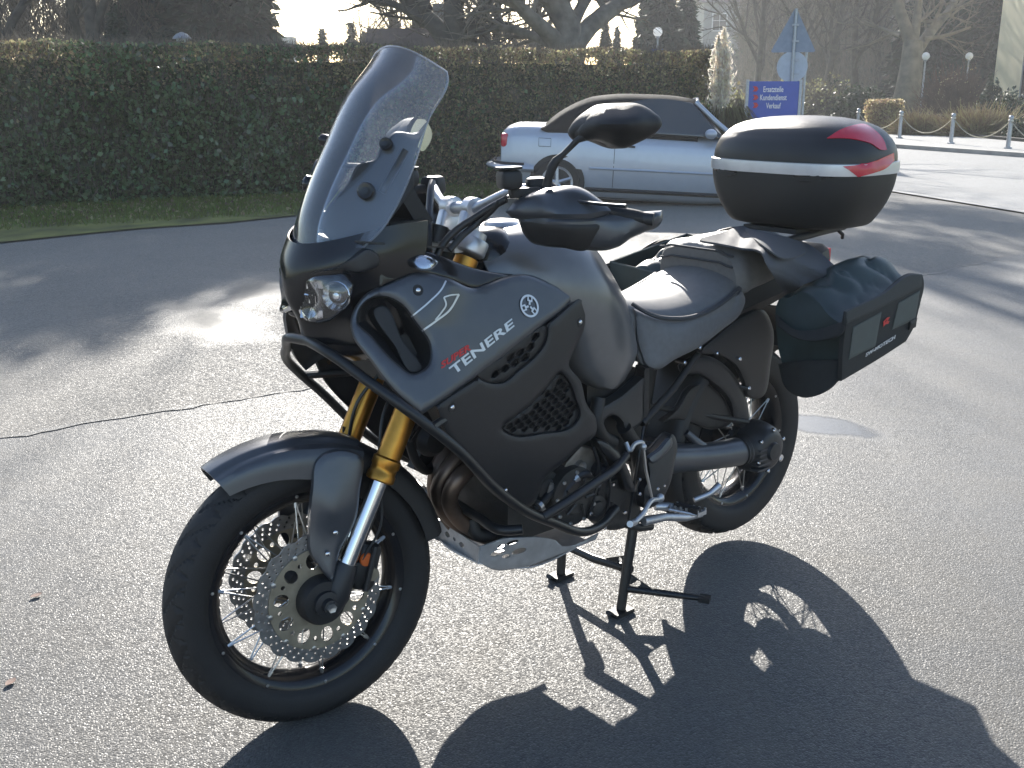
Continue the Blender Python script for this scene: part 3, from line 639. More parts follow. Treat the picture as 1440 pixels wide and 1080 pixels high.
def conifer_mesh(h, r, n, seed, m, droop=.25, base=.05, blunt=.9, size=.55):
    rs = np.random.default_rng(seed); z = base+(1-base)*rs.beta(1.1, 1.5, n); a = rs.uniform(0, 2*PI, n); lay = .8+.2*np.sin(z*46+3*np.sin(a*2)); q = rs.beta(3, 1, n)*lay*(1+.18*np.sin(a*3+seed)+.12*np.sin(a*7+z*20))
    rad = r*np.power(1-z, blunt)*q+.03; P = np.stack([rad*np.cos(a), rad*np.sin(a), z*h-rad*droop], 1); out = np.stack([np.cos(a), np.sin(a), -.35+0*a], 1)
    V, F = leaves(P, size, .35, rs, out); return fastmesh('crown', V, F, m)
def conifer(px, depth, h, r, n, seed, label, m='needle', name='conifer', cat='tree', group=None, **k):
    t = thing(name, label, cat, spot(px, depth), group); T = MB().tube([(0, 0, 0), (0, 0, h*.9)], [r*.07+.05, .03], 7, cap=False)
    o = mk('trunk', T, M['darkbark'], t, 60); o.matrix_parent_inverse = Matrix(); o = put('crown', conifer_mesh(h, r, n, seed, M[m], **k), t); o.matrix_parent_inverse = Matrix(); o['kind'] = 'stuff'; return t
conifer(318, 34, 14.5, 2.1, 17000, 1, 'big dark evergreen standing at the edge of the bright sky gap', base=.08, blunt=.45)
conifer(285, 37, 14, 1.8, 12000, 2, 'dark evergreen just behind the globe lamp with a paper white cap', base=.08, blunt=.5)
conifer(350, 36, 12.5, 1.2, 7500, 7, 'narrow dark evergreen at the left edge of the bright sky', base=.05, blunt=.5)
conifer(228, 41, 16, 1.7, 8000, 10, 'tall ivy dark evergreen left of the capped globe lamp', base=.05, blunt=.4)
conifer(172, 29, 3.6, .75, 3500, 3, 'small green cypress above the hedge at the left', 'needle2', blunt=.6, size=.3)
conifer(457, 60, 4.7, .7, 1600, 4, 'lone tiny conifer in the bright sky gap', 'needle2', size=.5)
for i, (px, hh) in enumerate(((497, 5.2), (515, 4.6), (535, 4.4), (560, 5.6), (585, 5.0))): conifer(px, 62, hh, 1.1, 1500, 30+i, ('leftmost low conifer of the row behind the windscreen top', 'second low conifer of the row behind the windscreen top', 'shortest middle conifer of the row behind the hedge', 'tallest conifer of the row behind the hedge', 'conifer of the low row nearest the dark trunk')[i], 'needle2', group='row of low conifers behind the hedge', size=.5)
conifer(850, 60, 5.3, .8, 1600, 41, 'small conifer between oak limb and globe lamp', 'needle2', size=.45)
conifer(866, 64, 5.0, .7, 1500, 42, 'thin pointed conifer left of the globe lamp', 'needle2', size=.45)
conifer(928, 55, 8.3, 1.6, 6000, 43, 'dense dark conifer directly behind the globe lamp over the hedge', blunt=.6)
conifer(905, 58, 6.5, 1.0, 3000, 44, 'slender dark conifer left of the dense one', blunt=.6); conifer(962, 58, 6.4, 1.3, 3500, 45, 'broad dark conifer at the end of the hedge', blunt=.5)
for i, (px, d, hh, rr) in enumerate(((1318, 60, 10, 3.0), (1350, 62, 11, 3.2), (1385, 58, 9.5, 2.6), (1300, 66, 9, 2.6))): conifer(px, d, hh, rr, 9000, 50+i, ('dark yew right behind the left globe lamp', 'tallest dark yew between the globe lamps', 'dark yew touching the cream building', 'dark yew nearest the grey forked trunk')[i], name='yew_tree', group='clump of dark yews', blunt=.35, base=.02, size=.6)
for i, (px, d, hh, rr) in enumerate(((1075, 95, 13, 4.5), (1140, 98, 12, 4.5), (1205, 92, 11, 4.5))): conifer(px, d, hh, rr, 5000, 60+i, ('far grey green conifer above the blue signboard', 'far grey green conifer right of the triangular sign', 'far grey green conifer beside the grey forked trunk')[i], 'needle2', group='far conifers in the park', blunt=.5, size=.8)
def bush(px, depth, w, h, n, mt, label, size=.2, name='bush', cat='bush', box=False, tw=0, twm='twig', z0=.03, group=None, d_=None):
    t = thing(name, label, cat, spot(px, depth, z0), group); rs = np.random.default_rng(int(px)); d_ = d_ or w
    if n:
        if box: P = rs.uniform(-.5, .5, (n, 3))*np.array([w, d_, h])+np.array([0, 0, h/2]); 
        else:
            v = rs.normal(0, 1, (n, 3)); v /= np.linalg.norm(v, axis=1)[:, None]; v *= rs.beta(4, 1, (n, 1)); v[:, 2] = np.abs(v[:, 2]); a = np.arctan2(v[:, 1], v[:, 0]); v *= (1+.15*np.sin(a*3+px)+.1*np.sin(a*5+v[:, 2]*6))[:, None]; P = v*np.array([w/2, d_/2, h])
        o = put('foliage', fastmesh('foliage', *leaves(P, size, .6, rs), M[mt]), t); o.matrix_parent_inverse = Matrix(); o['kind'] = 'stuff'
    if tw:
        a = rs.normal(0, .12, (tw, 3))*np.array([w, d_, 0]); e = rs.normal(0, 1, (tw, 3)); e[:, 2] = np.abs(e[:, 2])+.35; e /= np.linalg.norm(e, axis=1)[:, None]; b_ = a+e*np.array([w/2, d_/2, h])*rs.uniform(.55, 1.05, (tw, 1))
        m_ = a+(b_-a)*.55; c_ = b_+rs.normal(0, .07, (tw, 3))*w
        V, F = twigs(np.concatenate([a, m_, m_]), np.concatenate([b_, c_, m_+(c_-m_)*.8+rs.normal(0, .1, (tw, 3))*w]), .012); o = put('stems', fastmesh('stems', V, F, M[twm]), t); o.matrix_parent_inverse = Matrix(); o['kind'] = 'stuff'
    return t
bush(1210, 40, 2.2, 1.35, 5000, 'needle2', 'rounded dark green bush on the lawn left of the grey trunk', .16)
bush(1246, 33, .95, 1.05, 5000, 'beech', 'square clipped brown beech block in front of the grey trunk', .10, box=True, d_=.9)
bush(1342, 42, 2.6, 2.2, 700, 'beech', 'reddish brown bare shrub between the lamps and the cream wall', .08, tw=1600, twm='twigred')
bush(1160, 46, 3.0, 1.7, 1500, 'olive', 'brownish shrub on the lawn behind the traffic sign', .14, tw=700)
bush(1175, 50, 3.5, 1.6, 3000, 'needle', 'low dark hedge bush at the back of the lawn', .16)
bush(1095, 44, 3.0, 1.5, 2600, 'olive', 'olive shrub half hidden by the blue sign', .15, tw=500)
bush(1035, 30, 1.6, 1.3, 2200, 'olive', 'olive green shrub right of the pampas plume', .12, tw=400)
bush(1055, 26, 1.0, .75, 1800, 'needle2', 'small green bush at the foot of the blue sign', .1)
bush(1296, 31, 1.5, .62, 0, 'drygrass', 'pale dry ornamental grass clump by the left lamp', tw=2200, twm='drygrass', name='grass_clump', cat='grass')
bush(1384, 30, 2.3, .66, 0, 'drygrass', 'pale dry ornamental grass clump before the cream wall', tw=3000, twm='drygrass', name='grass_clump', cat='grass')
bush(1394, 37, 1.0, 1.6, 2600, 'needle', 'upright dark shrub at the corner of the cream wall', .13)
bush(1424, 34, 1.5, 1.2, 2600, 'needle', 'leaning dark green shrub below the barred window', .13)
bush(1440, 28, .8, .55, 2200, 'needle2', 'low dark evergreen mound behind the last bollard', .08)
# pampas grass by the end of the hedge
pg = thing('pampas_grass', 'pale feathery pampas plume standing at the end of the hedge', 'grass', spot(1017, 16.2))
rs = np.random.default_rng(5); A = []; B = []; PV = []; PU = []
for k in range(5):
    bx, by = rs.normal(0, .10, 2); top = np.array([rs.normal(-.03, .07), rs.normal(-.03, .07), (2.32, 2.2, 2.05, 1.85, 1.7)[k]]); A.append((bx, by, 0)); B.append(top)
    for j in range(700):
        f = rs.beta(1.3, 1.3); c = np.array([bx, by, 0])*(.0)+top*(.62+.38*f)+np.array([bx, by, 0])*(1-(.62+.38*f)); w = .11*math.sin(PI*min(f*.9+.1, 1))
        PV.append(c+rs.normal(0, w*.6, 3)*np.array([1, 1, .5])); PU.append((rs.normal(0, .4), rs.normal(0, .4), .9))
V, F = leaves(np.array(PV), .09, .26, rs, np.array(PU)); put('plumes', fastmesh('plumes', V+spot(1017, 16.2), F, M['plume']), pg)
V, F = twigs(np.array(A)+spot(1017, 16.2), np.array(B)+spot(1017, 16.2), .006); put('stalks', fastmesh('stalks', V, F, M['drygrass']), pg)
n = 900; a = rs.uniform(0, 2*PI, n); r_ = rs.uniform(.2, .75, n); A = np.stack([.12*np.cos(a), .12*np.sin(a), 0*a], 1); Mid = np.stack([r_*.6*np.cos(a), r_*.6*np.sin(a), rs.uniform(.6, 1.2, n)], 1); B = np.stack([r_*1.1*np.cos(a), r_*1.1*np.sin(a), rs.uniform(.2, .9, n)], 1)
V, F = twigs(np.concatenate([A, Mid])+spot(1017, 16.2), np.concatenate([Mid, B])+spot(1017, 16.2), .006); put('blades', fastmesh('blades', V, F, leafmat('pampas_blade', (.16, .13, .06), .4, .6, .3)), pg)['kind'] = 'stuff'

def clumps(t, centres, n, r, size, m='ivy'):
    rs = np.random.default_rng(77); C = np.concatenate([np.array(c)+rs.normal(0, 1, (n, 3))*np.array([r, r, r*.55]) for c in centres])
    put('shade_clump', fastmesh('shade_clump', *leaves(C, size, .7, rs), M[m]), t)['kind'] = 'stuff'
# leaf clumps added above the frame, shading the lot in patches
clumps(T_PLANE, PL1, 420, .34, .13)
clumps(T_OAK, PL2, 380, .34, .13)
# ---- buildings
def building(name, label, px, depth, w, d, h, wallm, ang, wins, roof=None, winm=None, cat='building', z0=0):
    c = spot(px, depth, z0); t = thing(name, label, cat, c); t.rotation_euler = (0, 0, ang)
    def p(nm, mb, m, par=None): o = mk(nm, mb, m, par or t, 0); o.matrix_parent_inverse = Matrix(); return o
    p('wall', MB().box((w/2, d/2, h/2), (w, d, h)), wallm)
    for (x, z, ww, wh, bars) in wins:
        f = MB()
        f.box((x, -.03, z-wh/2-.06), (ww+.24, .12, .12)); f.box((x, -.03, z+wh/2+.06), (ww+.24, .12, .12))
        for sx_ in (-1, 1): f.box((x+sx_*(ww/2+.06), -.03, z), (.12, .12, wh-.01))
        fr_ = p('window', f, winm or M['white']); p('pane', MB().box((x, -.006, z), (ww, .03, wh)), M['carglass'], fr_)
        b = MB(); b.box((x, -.03, z), (.05, .03, wh)); b.box((x, -.031, z+wh*.1), (ww, .03, .05)); p('glazing_bar', b, winm or M['white'], fr_)
        if bars:
            for k in range(bars): p('window_bar', MB().tube([(x-ww/2+ww*(k+.5)/bars, -.10, z-wh/2), (x-ww/2+ww*(k+.5)/bars, -.10, z+wh/2)], .018, 6), M['tubeblk'], fr_)
    if roof:
        rh, ov = roof; r_ = MB().add([(-ov, -ov, h), (w+ov, -ov, h), (w+ov, d+ov, h), (-ov, d+ov, h), (-ov, d/2, h+rh), (w+ov, d/2, h+rh)], [(0, 1, 5, 4), (2, 3, 4, 5), (1, 2, 5), (3, 0, 4), (3, 2, 1, 0)])
        ro = p('roof', r_, mat('roof_slate', (.10, .075, .07), .8, 0, .3, 1.5)); p('chimney', MB().box((w*.7, d*.5, h+rh+.3), (.7, .6, 1.4)), wallm, ro)
    return t
M['cream'] = mat('cream_render', (.86, .75, .52), .85, 0, .08, .7, .2, 30)
M['greywall'] = mat('grey_render', (.28, .28, .29), .85, 0, .15, .5, .2, 20)
building('cream_building', 'cream rendered building with barred ground floor window at the right edge', 1396, 46, 9, 8, 9, M['cream'], -math.radians(133), [(3.9, 2.0, 1.5, 1.75, 7), (7.2, 2.0, 1.5, 1.75, 7), (3.9, 6.2, 1.3, 1.7, 0), (7.2, 6.2, 1.3, 1.7, 0)], winm=M['greywall'])
building('apartment_block', 'grey three storey apartment block behind the bare trees and traffic sign', 985, 105, 20, 12, 9.5, M['greywall'], -math.radians(38), [(1.6+3.1*i, 1.9+2.9*j, 1.3, 1.5, 0) for i in range(6) for j in range(3)], (3.2, .5))
building('far_tower', 'small pale flat roofed block far off in the bright sky gap', 388, 170, 3.2, 3, 9.6, M['greywall'], -math.radians(40), [(.8, 7.6, .6, .8, 0), (2.2, 7.6, .6, .8, 0)])
building('garden_shed', 'low dark gabled roof behind the hedge above the windscreen', 524, 45, 4.2, 3, 2.9, M['greywall'], -math.radians(40), [], (1.1, .3), cat='shed')

# ---- street furniture
def lamp(px, py, depth, label, r=.17, cap=False, plate_=False):
    g = CPOS+ray(px, py)*depth; t = thing('street_lamp', label, 'street lamp', (g[0], g[1], 0), None)
    mk('post', MB().tube([(g[0], g[1], 0), (g[0], g[1], .5), (g[0], g[1], .52), (g[0], g[1], g[2]-r)], [.06, .055, .042, .036], 10), M['galv'], t)
    mk('globe', MB().ball(g, r, 16, 12), leafmat('opal_globe', (.95, .95, .95), .2, 0, .5), t)
    mk('collar', MB().lathe([(.05, -r-.05), (.085, -r-.02), (.08, -r+.03), (.03, -r+.04)], g, 'z', 14), M['galv'], t)
    if cap: mk('lamp_cap', MB().lathe([(.21, .02), (.2, .05), (.12, .13), (.02, .17)], g, 'z', 16), M['galv'], t)
    if plate_:
        q = MB().box((g[0]-.02, g[1]-.05, g[2]-.75), (.55, .03, .32), Matrix.Rotation(-YAW, 3, 'Z')); mk('blue_plate', q, M['signblue'], t)
lamp(1302, 79, 46, 'left of the two white globe lamps on the lawn at right')
lamp(1363, 79, 48, 'white globe lamp nearest the cream building')
lamp(925, 45, 38, 'white globe lamp with a small blue plate rising over the hedge', plate_=True)
lamp(256, 56, 24, 'white globe lamp with a cap peeping over the hedge at the left', .13, cap=True)
bpos = [UZ(a, b, .095) for a, b in ((1205, 187), (1264.5, 194.5), (1337, 202), (1417, 209), (1512, 219))]
blab = ['grey bollard nearest behind the top case', 'grey bollard in front of the brown clipped block', 'grey bollard in front of the left globe lamp', 'grey bollard at the right edge near the dark shrub', None]
for p, lb in zip(bpos[:4], blab):
    t = thing('bollard', lb, 'bollard', p, 'bollards along the pavement')
    mk('bollard_post', MB().lathe([(.09, 0), (.09, .03), (.05, .04), (.045, .66), (.055, .67), (.055, .70), (.05, .715), (.03, .73), (.005, .735)], p, 'z', 14), M['galv'], t)
    mk('bollard_ring', MB().lathe([(.046, .60), (.062, .61), (.062, .63), (.046, .64)], p, 'z', 14), M['steel'], t)
for k in range(4):
    a, b = bpos[k]+np.array([0, 0, .62]), bpos[k+1]+np.array([0, 0, .62]); L_ = [a+(b-a)*f-np.array([0, 0, .42*4*f*(1-f)]) for f in np.linspace(0, 1, 17)]
    solo('rope', MB().tube(L_, .012, 6), mat('weathered_rope', (.36, .33, .24), .9, 0, .3, 20), ['sagging rope starting behind the top case', 'sagging rope hung in front of the brown clipped block', 'sagging rope in front of the left dry grass clump', 'sagging rope leaving the frame at the right'][k], 'rope', 'ropes between the bollards')
# blue company sign
def face(px, py, depth, w, h, th, m, name, par, yaw=YAW, r=None):
    c = vp(px, py, depth); return mk(name, MB().box(c, (w, th, h), Matrix.Rotation(-yaw, 3, 'Z')), m, par, 0)
sd = 22.0; sk_ = sd/FPX; c = vp(1086, 150, sd)
bs = thing('company_sign', 'blue company signboard with three white lines of lettering beside the road', 'sign', (c[0], c[1], 0))
face(1086, 152, sd, 72*sk_, 70*sk_, .06, M['signblue'], 'sign_panel', bs)
for px in (1049, 1123):
    face(px, 156, sd, .055, 82*sk_, .09, M['galv'], 'sign_post', bs)
def signtext(s, px, py, hpx, wpx, m, par, depth):
    R_ = np.array(Matrix.Rotation(-YAW, 3, 'Z')); c = vp(px, py, depth); q = letters(s, bold=.012)
    return mk('lettering', q.fn(lambda v: np.array([c+R_@np.array([(a-.5)*wpx*sk_, -.036-(.004 if k < 0 else 0), (b-.5)*hpx*sk_]) for a, k, b in v])), m, par, 0)
for s, py, w_ in (('Ersatzteile', 125.5, 27), ('Kundendienst', 137, 36), ('Verkauf', 148.5, 20)): signtext(s, 1087, py, 7.5, w_, M['white'], bs, sd)
for py in (125, 137, 148):
    c = vp(1062, py, sd); R_ = np.array(Matrix.Rotation(-YAW, 3, 'Z')); q = plate([np.array([(-.055, -.05), (.02, -.05), (.055, 0), (.02, .05), (-.055, .05), (-.02, 0)])], .006)
    mk('red_mark', q.fn(lambda v: v@R_.T+c+R_@np.array([0, -.036, 0])), M['redt'], bs, 0)
# traffic sign seen from behind
sd2 = 24.0; k2 = sd2/FPX; c = vp(1119, 140, sd2)
ts = thing('traffic_sign', 'grey backs of a triangular and a round traffic sign on one pole', 'traffic sign', (c[0], c[1], 0)); R2 = np.array(Matrix.Rotation(-YAW-.25, 3, 'Z'))
def back(pts, px, py, dy, nm, m, par):
    c_ = vp(px, py, sd2); q = plate([np.array(pts)], .02); return mk(nm, q.fn(lambda v: v@R2.T+c_+R2@np.array([0, dy, 0])), m, par, 0)
tri = [(-.47, -.42), (-.44, -.45), (.44, -.45), (.47, -.42), (.035, .43), (0, .45), (-.035, .43)]
back(tri, 1117, 43, .05, 'triangle_plate', M['signback'], ts); back(circ(0, 0, .33, 32), 1114, 94, .05, 'round_plate', mat('pale_sign_back', (.42, .46, .5), .5, .3, .08, 10), ts)
ctop = vp(1120, 12, sd2); mk('pole', MB().tube([(ctop[0], ctop[1], 0), (ctop[0], ctop[1], ctop[2])], .034, 12), M['galv'], ts)
for py in (35, 58, 84, 104):
    c_ = vp(1119, py, sd2); mk('clamp', MB().box(c_+R2@np.array([0, .01, 0]), (.14, .10, .04), Matrix.Rotation(-YAW-.25, 3, 'Z')), M['galv'], ts, 0)
c = CPOS+ray(1131, 120)*25; ctop = CPOS+ray(1133, 74)*25
solo('thin_post', MB().tube([(c[0], c[1], 0), (c[0], c[1], ctop[2])], .03, 10), M['galv'], 'thin bare grey post right beside the traffic sign', 'post')

# ---- the silver convertible
cdep = 13.2; crear = CPOS+ray(783, 254)*cdep; crear[2] = 0
ca_ = YAW+math.radians(5)                      # heading: to the right of the view, a little towards it
ch = np.array([math.cos(ca_), -math.sin(ca_), 0]); cs_ = np.array([ch[1], -ch[0], 0])       # forward, and the car's right (facing the lot)
crear = crear-cs_*.83                           # centre of the rear axle
PIT = math.radians(2.6)
car = thing('car', 'silver convertible car with black soft top parked by the hedge', 'car', tuple(crear+ch*1.25))
def L2(s, x, z, lean=True):
    if lean: z0 = .30+(z-.30)*math.cos(PIT)-s*math.sin(PIT); s0 = s*math.cos(PIT)+(z-.30)*math.sin(PIT)
    else: z0, s0 = z, s
    p = crear+ch*s0+cs_*x; return (p[0], p[1], z0)
def LP(a, b, d): return np.array(L2(a/100., d, b/100.))
def cring(s, zt, w, zb=.22, cr=.02):
    H = [(0, zt+cr), (w*.6, zt+cr*.7), (w*.88, zt-.015), (w*.965, zt-.07), (w, zt-.22), (w+.012, .56), (w+.006, .45), (w-.012, .33), (w-.05, zb), (0, zb-.02)]
    return [L2(s, x, z) for x, z in H]+[L2(s, -x, z) for x, z in H[-2:0:-1]]
st_ = [(-.74, .80, .70, .42), (-.72, .90, .755, .30), (-.62, .955, .79, .26), (-.40, .975, .815, .24), (0, .965, .825, .22), (.5, .945, .83, .20), (1.2, .925, .83, .20), (1.9, .91, .825, .20), (2.3, .885, .82, .22), (2.8, .82, .80, .24), (3.15, .75, .76, .28), (3.27, .66, .70, .34), (3.30, .56, .66, .40)]
mk('car_body', loft([cring(s, zt, w, zb) for s, zt, w, zb in st_], 50, 56), M['carp'], car)
def cp(nm, pts, x, m, both=True, parent=None, **k):
    k.setdefault('bev', 3); k.setdefault('bevd', .01); k.setdefault('thick', .02); k.setdefault('step', 5)
    P_ = [(p[0]*100, p[1]*100, *p[2:]) for p in pts]; X_ = [x] if np.isscalar(x) else [(a*100, b*100, c) for a, b, c in x]
    k['bevd'] = -k['bevd']; q = relief(P_, X_, proj=LP, back=-cs_, **k); o = mk(nm, q, m, parent or car)
    if both:
        v = q.verts()-crear; t_ = v@cs_; v = v-2*np.outer(t_, cs_)+crear; r_ = MB(); r_.v = [v]; r_.f = [f[::-1] for f in q.f]; r_.n = q.n; mk(nm, r_, m, parent or car)
    return o
# soft top: sections across the car
top_s = []
for s, zb, zt, w in ((-.24, .955, .965, .60), (-.10, .95, 1.10, .64), (.10, .945, 1.235, .62), (.30, .94, 1.33, .59), (.62, .935, 1.395, .57), (1.05, .93, 1.415, .565), (1.50, .93, 1.405, .56), (1.72, .93, 1.375, .555)):
    H = [(0, zt), (w*.62, zt-.008), (w*.88, zt-.04), (w*.97+(.78-w)*.15, zt-.10*(zt-zb)-.03), (w+(.78-w)*.5, (zt+zb)/2), (.775, zb), (0, zb-.03)]
    top_s.append([L2(s, x, z) for x, z in H]+[L2(s, -x, z) for x, z in H[-2:0:-1]])
mk('soft_top', loft(top_s, 30, 48), M['softtop'], car)
cp('side_window', [(.74, .955, 1), (.80, 1.28), (.98, 1.345), (1.45, 1.36), (1.63, 1.335, 1), (2.03, .935, 1), (1.4, .945)], [(.74, .955, .80), (.80, 1.28, .665), (1.25, 1.355, .605), (1.63, 1.335, .61), (2.03, .935, .795), (1.4, .945, .80)], M['carglass'], thick=.012)
RC = np.stack([ch, -cs_, [0, 0, 1]], 1)
# windscreen and frame
ws = [[L2(1.72, x, 1.36-.05*abs(x)) for x in (-.56, -.3, 0, .3, .56)], [L2(1.95, x, 1.14-.03*abs(x)) for x in (-.65, -.35, 0, .35, .65)], [L2(2.18, x, .925-.02*abs(x)) for x in (-.73, -.4, 0, .4, .73)]]
mk('car_windscreen', grid_surf(ws, 10, 16, .006), M['carglass'], car)
for sg in (1, -1):
    mk('windscreen_pillar', MB().tube([L2(1.67, sg*.575, 1.35), L2(1.93, sg*.665, 1.13), L2(2.22, sg*.75, .915)], .03, 10), M['carp'], car)
mk('header_rail', MB().tube([L2(1.69, -.575, 1.35), L2(1.73, 0, 1.385), L2(1.69, .575, 1.35)], .026, 10), M['carp'], car)
for sg in (1, -1):
    # wheels in their arches
    for s in (0, 2.475):
        zc = .30
        def cl(prof, x, n=36, closed=False):
            q = MB().lathe(prof, (0, 0, 0), 'x', n, closed); v = q.verts()     # own axis x -> across the car
            o_ = np.array(L2(s, x, zc, False)); q.v = [o_+np.outer(v[:, 0], cs_)+np.outer(v[:, 1], ch)+np.outer(v[:, 2], (0, 0, 1))]; return q
        w_ = mk('car_wheel', cl([(.20, -.085), (.27, -.085), (.295, -.06), (.30, 0), (.295, .06), (.27, .085), (.2, .085)], sg*.75), M['rubber'], car)
        mk('wheel_arch', cl([(.02, -.004), (.35, -.004), (.35, .004), (.02, .004)], sg*.833), M['black'], car)
        mk('car_tyre', cl([(.205, -.012), (.28, -.014), (.298, 0), (.28, .014), (.205, .012)], sg*.842, 36, True), M['rubber'], w_)
        rm = cl([(.175, -.01), (.205, -.016), (.205, .018), (.175, .01)], sg*.842, 32, True); q = cl([(.004, .020*sg), (.045, .018*sg), (.05, 0), (.01, -.01*sg)], sg*.842, 16); rm.add(q.verts(), q.f)
        o_ = np.array(L2(s, sg*.852, zc, False))
        for k in range(5):
            an = 2*PI*k/5+.3; dv = ch*math.cos(an)+np.array([0, 0, math.sin(an)]); q = MB().tube([o_+dv*.03, o_+dv*.185], [.028, .022], 6); rm.add(q.verts(), q.f)
        mk('alloy_rim', rm, M['alu'], w_)
    for s0, s1 in ((-.6, -.36), (.40, 2.08), (2.86, 3.1)):
        mk('side_moulding', MB().tube([L2(s0, sg*.842, .50), L2(s1, sg*.838, .50)], .018, 6), M['carp'], car)
    for s_ in (.70, 2.02):
        mk('door_seam', MB().tube([L2(s_, sg*(.839), z) for z in (.27, .45, .58, .70)]+[L2(s_, sg*.822, .86)], .0045, 4), M['black'], car)
    mk('door_handle', MB().tube([L2(.80, sg*.842, .79), L2(.95, sg*.842, .785)], .014, 6), M['black'], car)
    mr_ = MB().ball(L2(1.86, sg*.90, .985), .085, 12, 8, (.9, .9, .72)); mk('door_mirror', mr_, M['carp'], car)
    mk('mirror_base', MB().box(L2(1.90, sg*.83, .955), (.08, .10, .05), RC), M['black'], car)
    mk('sill', MB().tube([L2(.36, sg*.79, .235), L2(2.1, sg*.79, .235)], .03, 6), M['black'], car)
    mk('tail_lamp', MB().rbox(L2(-.69, sg*.63, .79), (.10, .30, .17), RC), M['red'], car)
    mk('car_headlight', MB().rbox(L2(3.22, sg*.52, .64), (.10, .32, .14), RC), M['lens'], car)
mk('fuel_flap', MB().tube([L2(-.25, .845, .74), L2(-.253, .845, .84), L2(-.10, .845, .84), L2(-.10, .845, .74), L2(-.25, .845, .74)], .003, 4), M['black'], car)
for nm, s, zz in (('rear_bumper', -.72, .46), ('front_bumper', 3.26, .42)):
    sg2 = -1 if s < 0 else 1
    P_ = spline([L2(s-sg2*.42, -.84, zz), L2(s-sg2*.08, -.83, zz), L2(s+sg2*.06, -.6, zz), L2(s+sg2*.10, 0, zz), L2(s+sg2*.06, .6, zz), L2(s-sg2*.08, .83, zz), L2(s-sg2*.42, .84, zz)], 30)
    b_o = mk(nm, MB().tube(P_, .13, 12, flat=.35), M['carp'], car); 
    st2 = spline([np.array(p)+np.array([0, 0, .05]) for p in [L2(s-sg2*.30, .885, zz), L2(s-sg2*.06, .875, zz), L2(s+sg2*.085, .62, zz), L2(s+sg2*.15, 0, zz)]], 16); mk('bumper_strip', MB().tube(st2, .022, 6), M['black'], b_o)
mk('underbody', MB().box(L2(1.25, 0, .22), (3.6, 1.45, .14), RC), M['black'], car)
# stray leaves on the tarmac
for (px, py), lb in zip(((51, 838), (15, 960), (640, 905)), ('reddish dry leaf lying on the tarmac at the left, left of the front wheel', 'pale dry leaf near the lower left corner of the tarmac', None)):
    if lb:
        p = UZ(px, py, .004); a = rng.uniform(0, 6); R_ = np.array(Matrix.Rotation(a, 3, 'Z'))
        q = grid_surf([[np.array(p)+R_@np.array([x*.6, .7*y*math.sin(PI*min(max((x+.03)/.06, .04), .96)), .003+.006*abs(y)*50*.2+.05*x*x*4]) for y in (-.016, 0, .016)] for x in (-.03, -.01, .01, .03)], 8, 6, .0005)
        solo('fallen_leaf', q, mat('dry_leaf', (.17, .10, .075), .7, 0, .3, 40), lb, 'leaf', 'fallen leaves')

# thin scattering box added to imitate the lens glare that veils what is far
hz = MB().box((28, 36, 9.2), (170, 170, 20.9))
hm = bpy.data.materials.new('glare_scatter'); hm.use_nodes = True; n_ = hm.node_tree.nodes; n_.clear(); o_ = n_.new('ShaderNodeOutputMaterial'); v_ = n_.new('ShaderNodeVolumePrincipled')
v_.inputs['Color'].default_value = (.93, .96, 1, 1); v_.inputs['Density'].default_value = .0012; v_.inputs['Anisotropy'].default_value = .35; hm.node_tree.links.new(v_.outputs[0], o_.inputs['Volume'])
struct('milky_veil', hz, hm, 0, 'stuff')

# ================================================================== MOTORCYCLE
SM = Matrix.Translation(SP) @ Matrix.Rotation(STEER, 4, Vector(SA)) @ Matrix.Translation(-SP)
bike = thing('motorcycle', 'dark grey touring motorcycle with gold fork tubes and crash bars parked on its centre stand', 'motorcycle', (.77, 0, 0))
def pair(name, mb, m, st=False, parent=bike, smooth=38, both=True):
    """a part and its mirror twin on the other flank"""
    L = []
    for k, q in enumerate([mb, mb.mirrored()] if both else [mb]):
        if st: q = q.fn(steer)
        L.append(mk(name, q, m, parent, smooth))
    return L
def part(name, mb, m, st=False, parent=bike, smooth=38):
    return mk(name, mb.fn(steer) if st else mb, m, parent, smooth)

# ---------------------------------------------------------------- wheels
def tyre_mb(R, w, bead, nth, blocks):
    hw = w/2
    half = [(bead, -hw*.72), (bead+.012, -hw*.9), (R-.052, -hw*1.0), (R-.033, -hw*.97), (R-.02, -hw*.83), (R-.010, -hw*.6), (R-.003, -hw*.33), (R, 0)]
    prof = spline(half+[(r, -y) for r, y in half[-2::-1]], 44)
    t = np.linspace(0, 2*PI, nth, endpoint=False); rings = []
    for k, th in enumerate(t):
        r = prof[:, 0].copy(); y = prof[:, 1]; ay = np.abs(y)/hw; g = np.zeros(len(y))
        for sg, off in ((1, 0), (-1, .5)):
            ph = (th*blocks/(2*PI)+off+ay*1.3) % 1.0
            g = np.maximum(g, ((y*sg > .1*hw) & (ay < .88) & (ph < .17)).astype(float))
        ph = (th*blocks/(2*PI)*2+.3-ay*.8) % 1.0
        g = np.maximum(g, ((ay > .55) & (ay < .9) & (ph < .14)).astype(float))
        r = r-g*.0045*np.clip((r-bead-.03)*40, 0, 1)
        rings.append(np.stack([r*math.cos(th), y, r*math.sin(th)], 1))
    R_ = np.array(rings); return MB().rings(R_, closed=False, wrap=True)
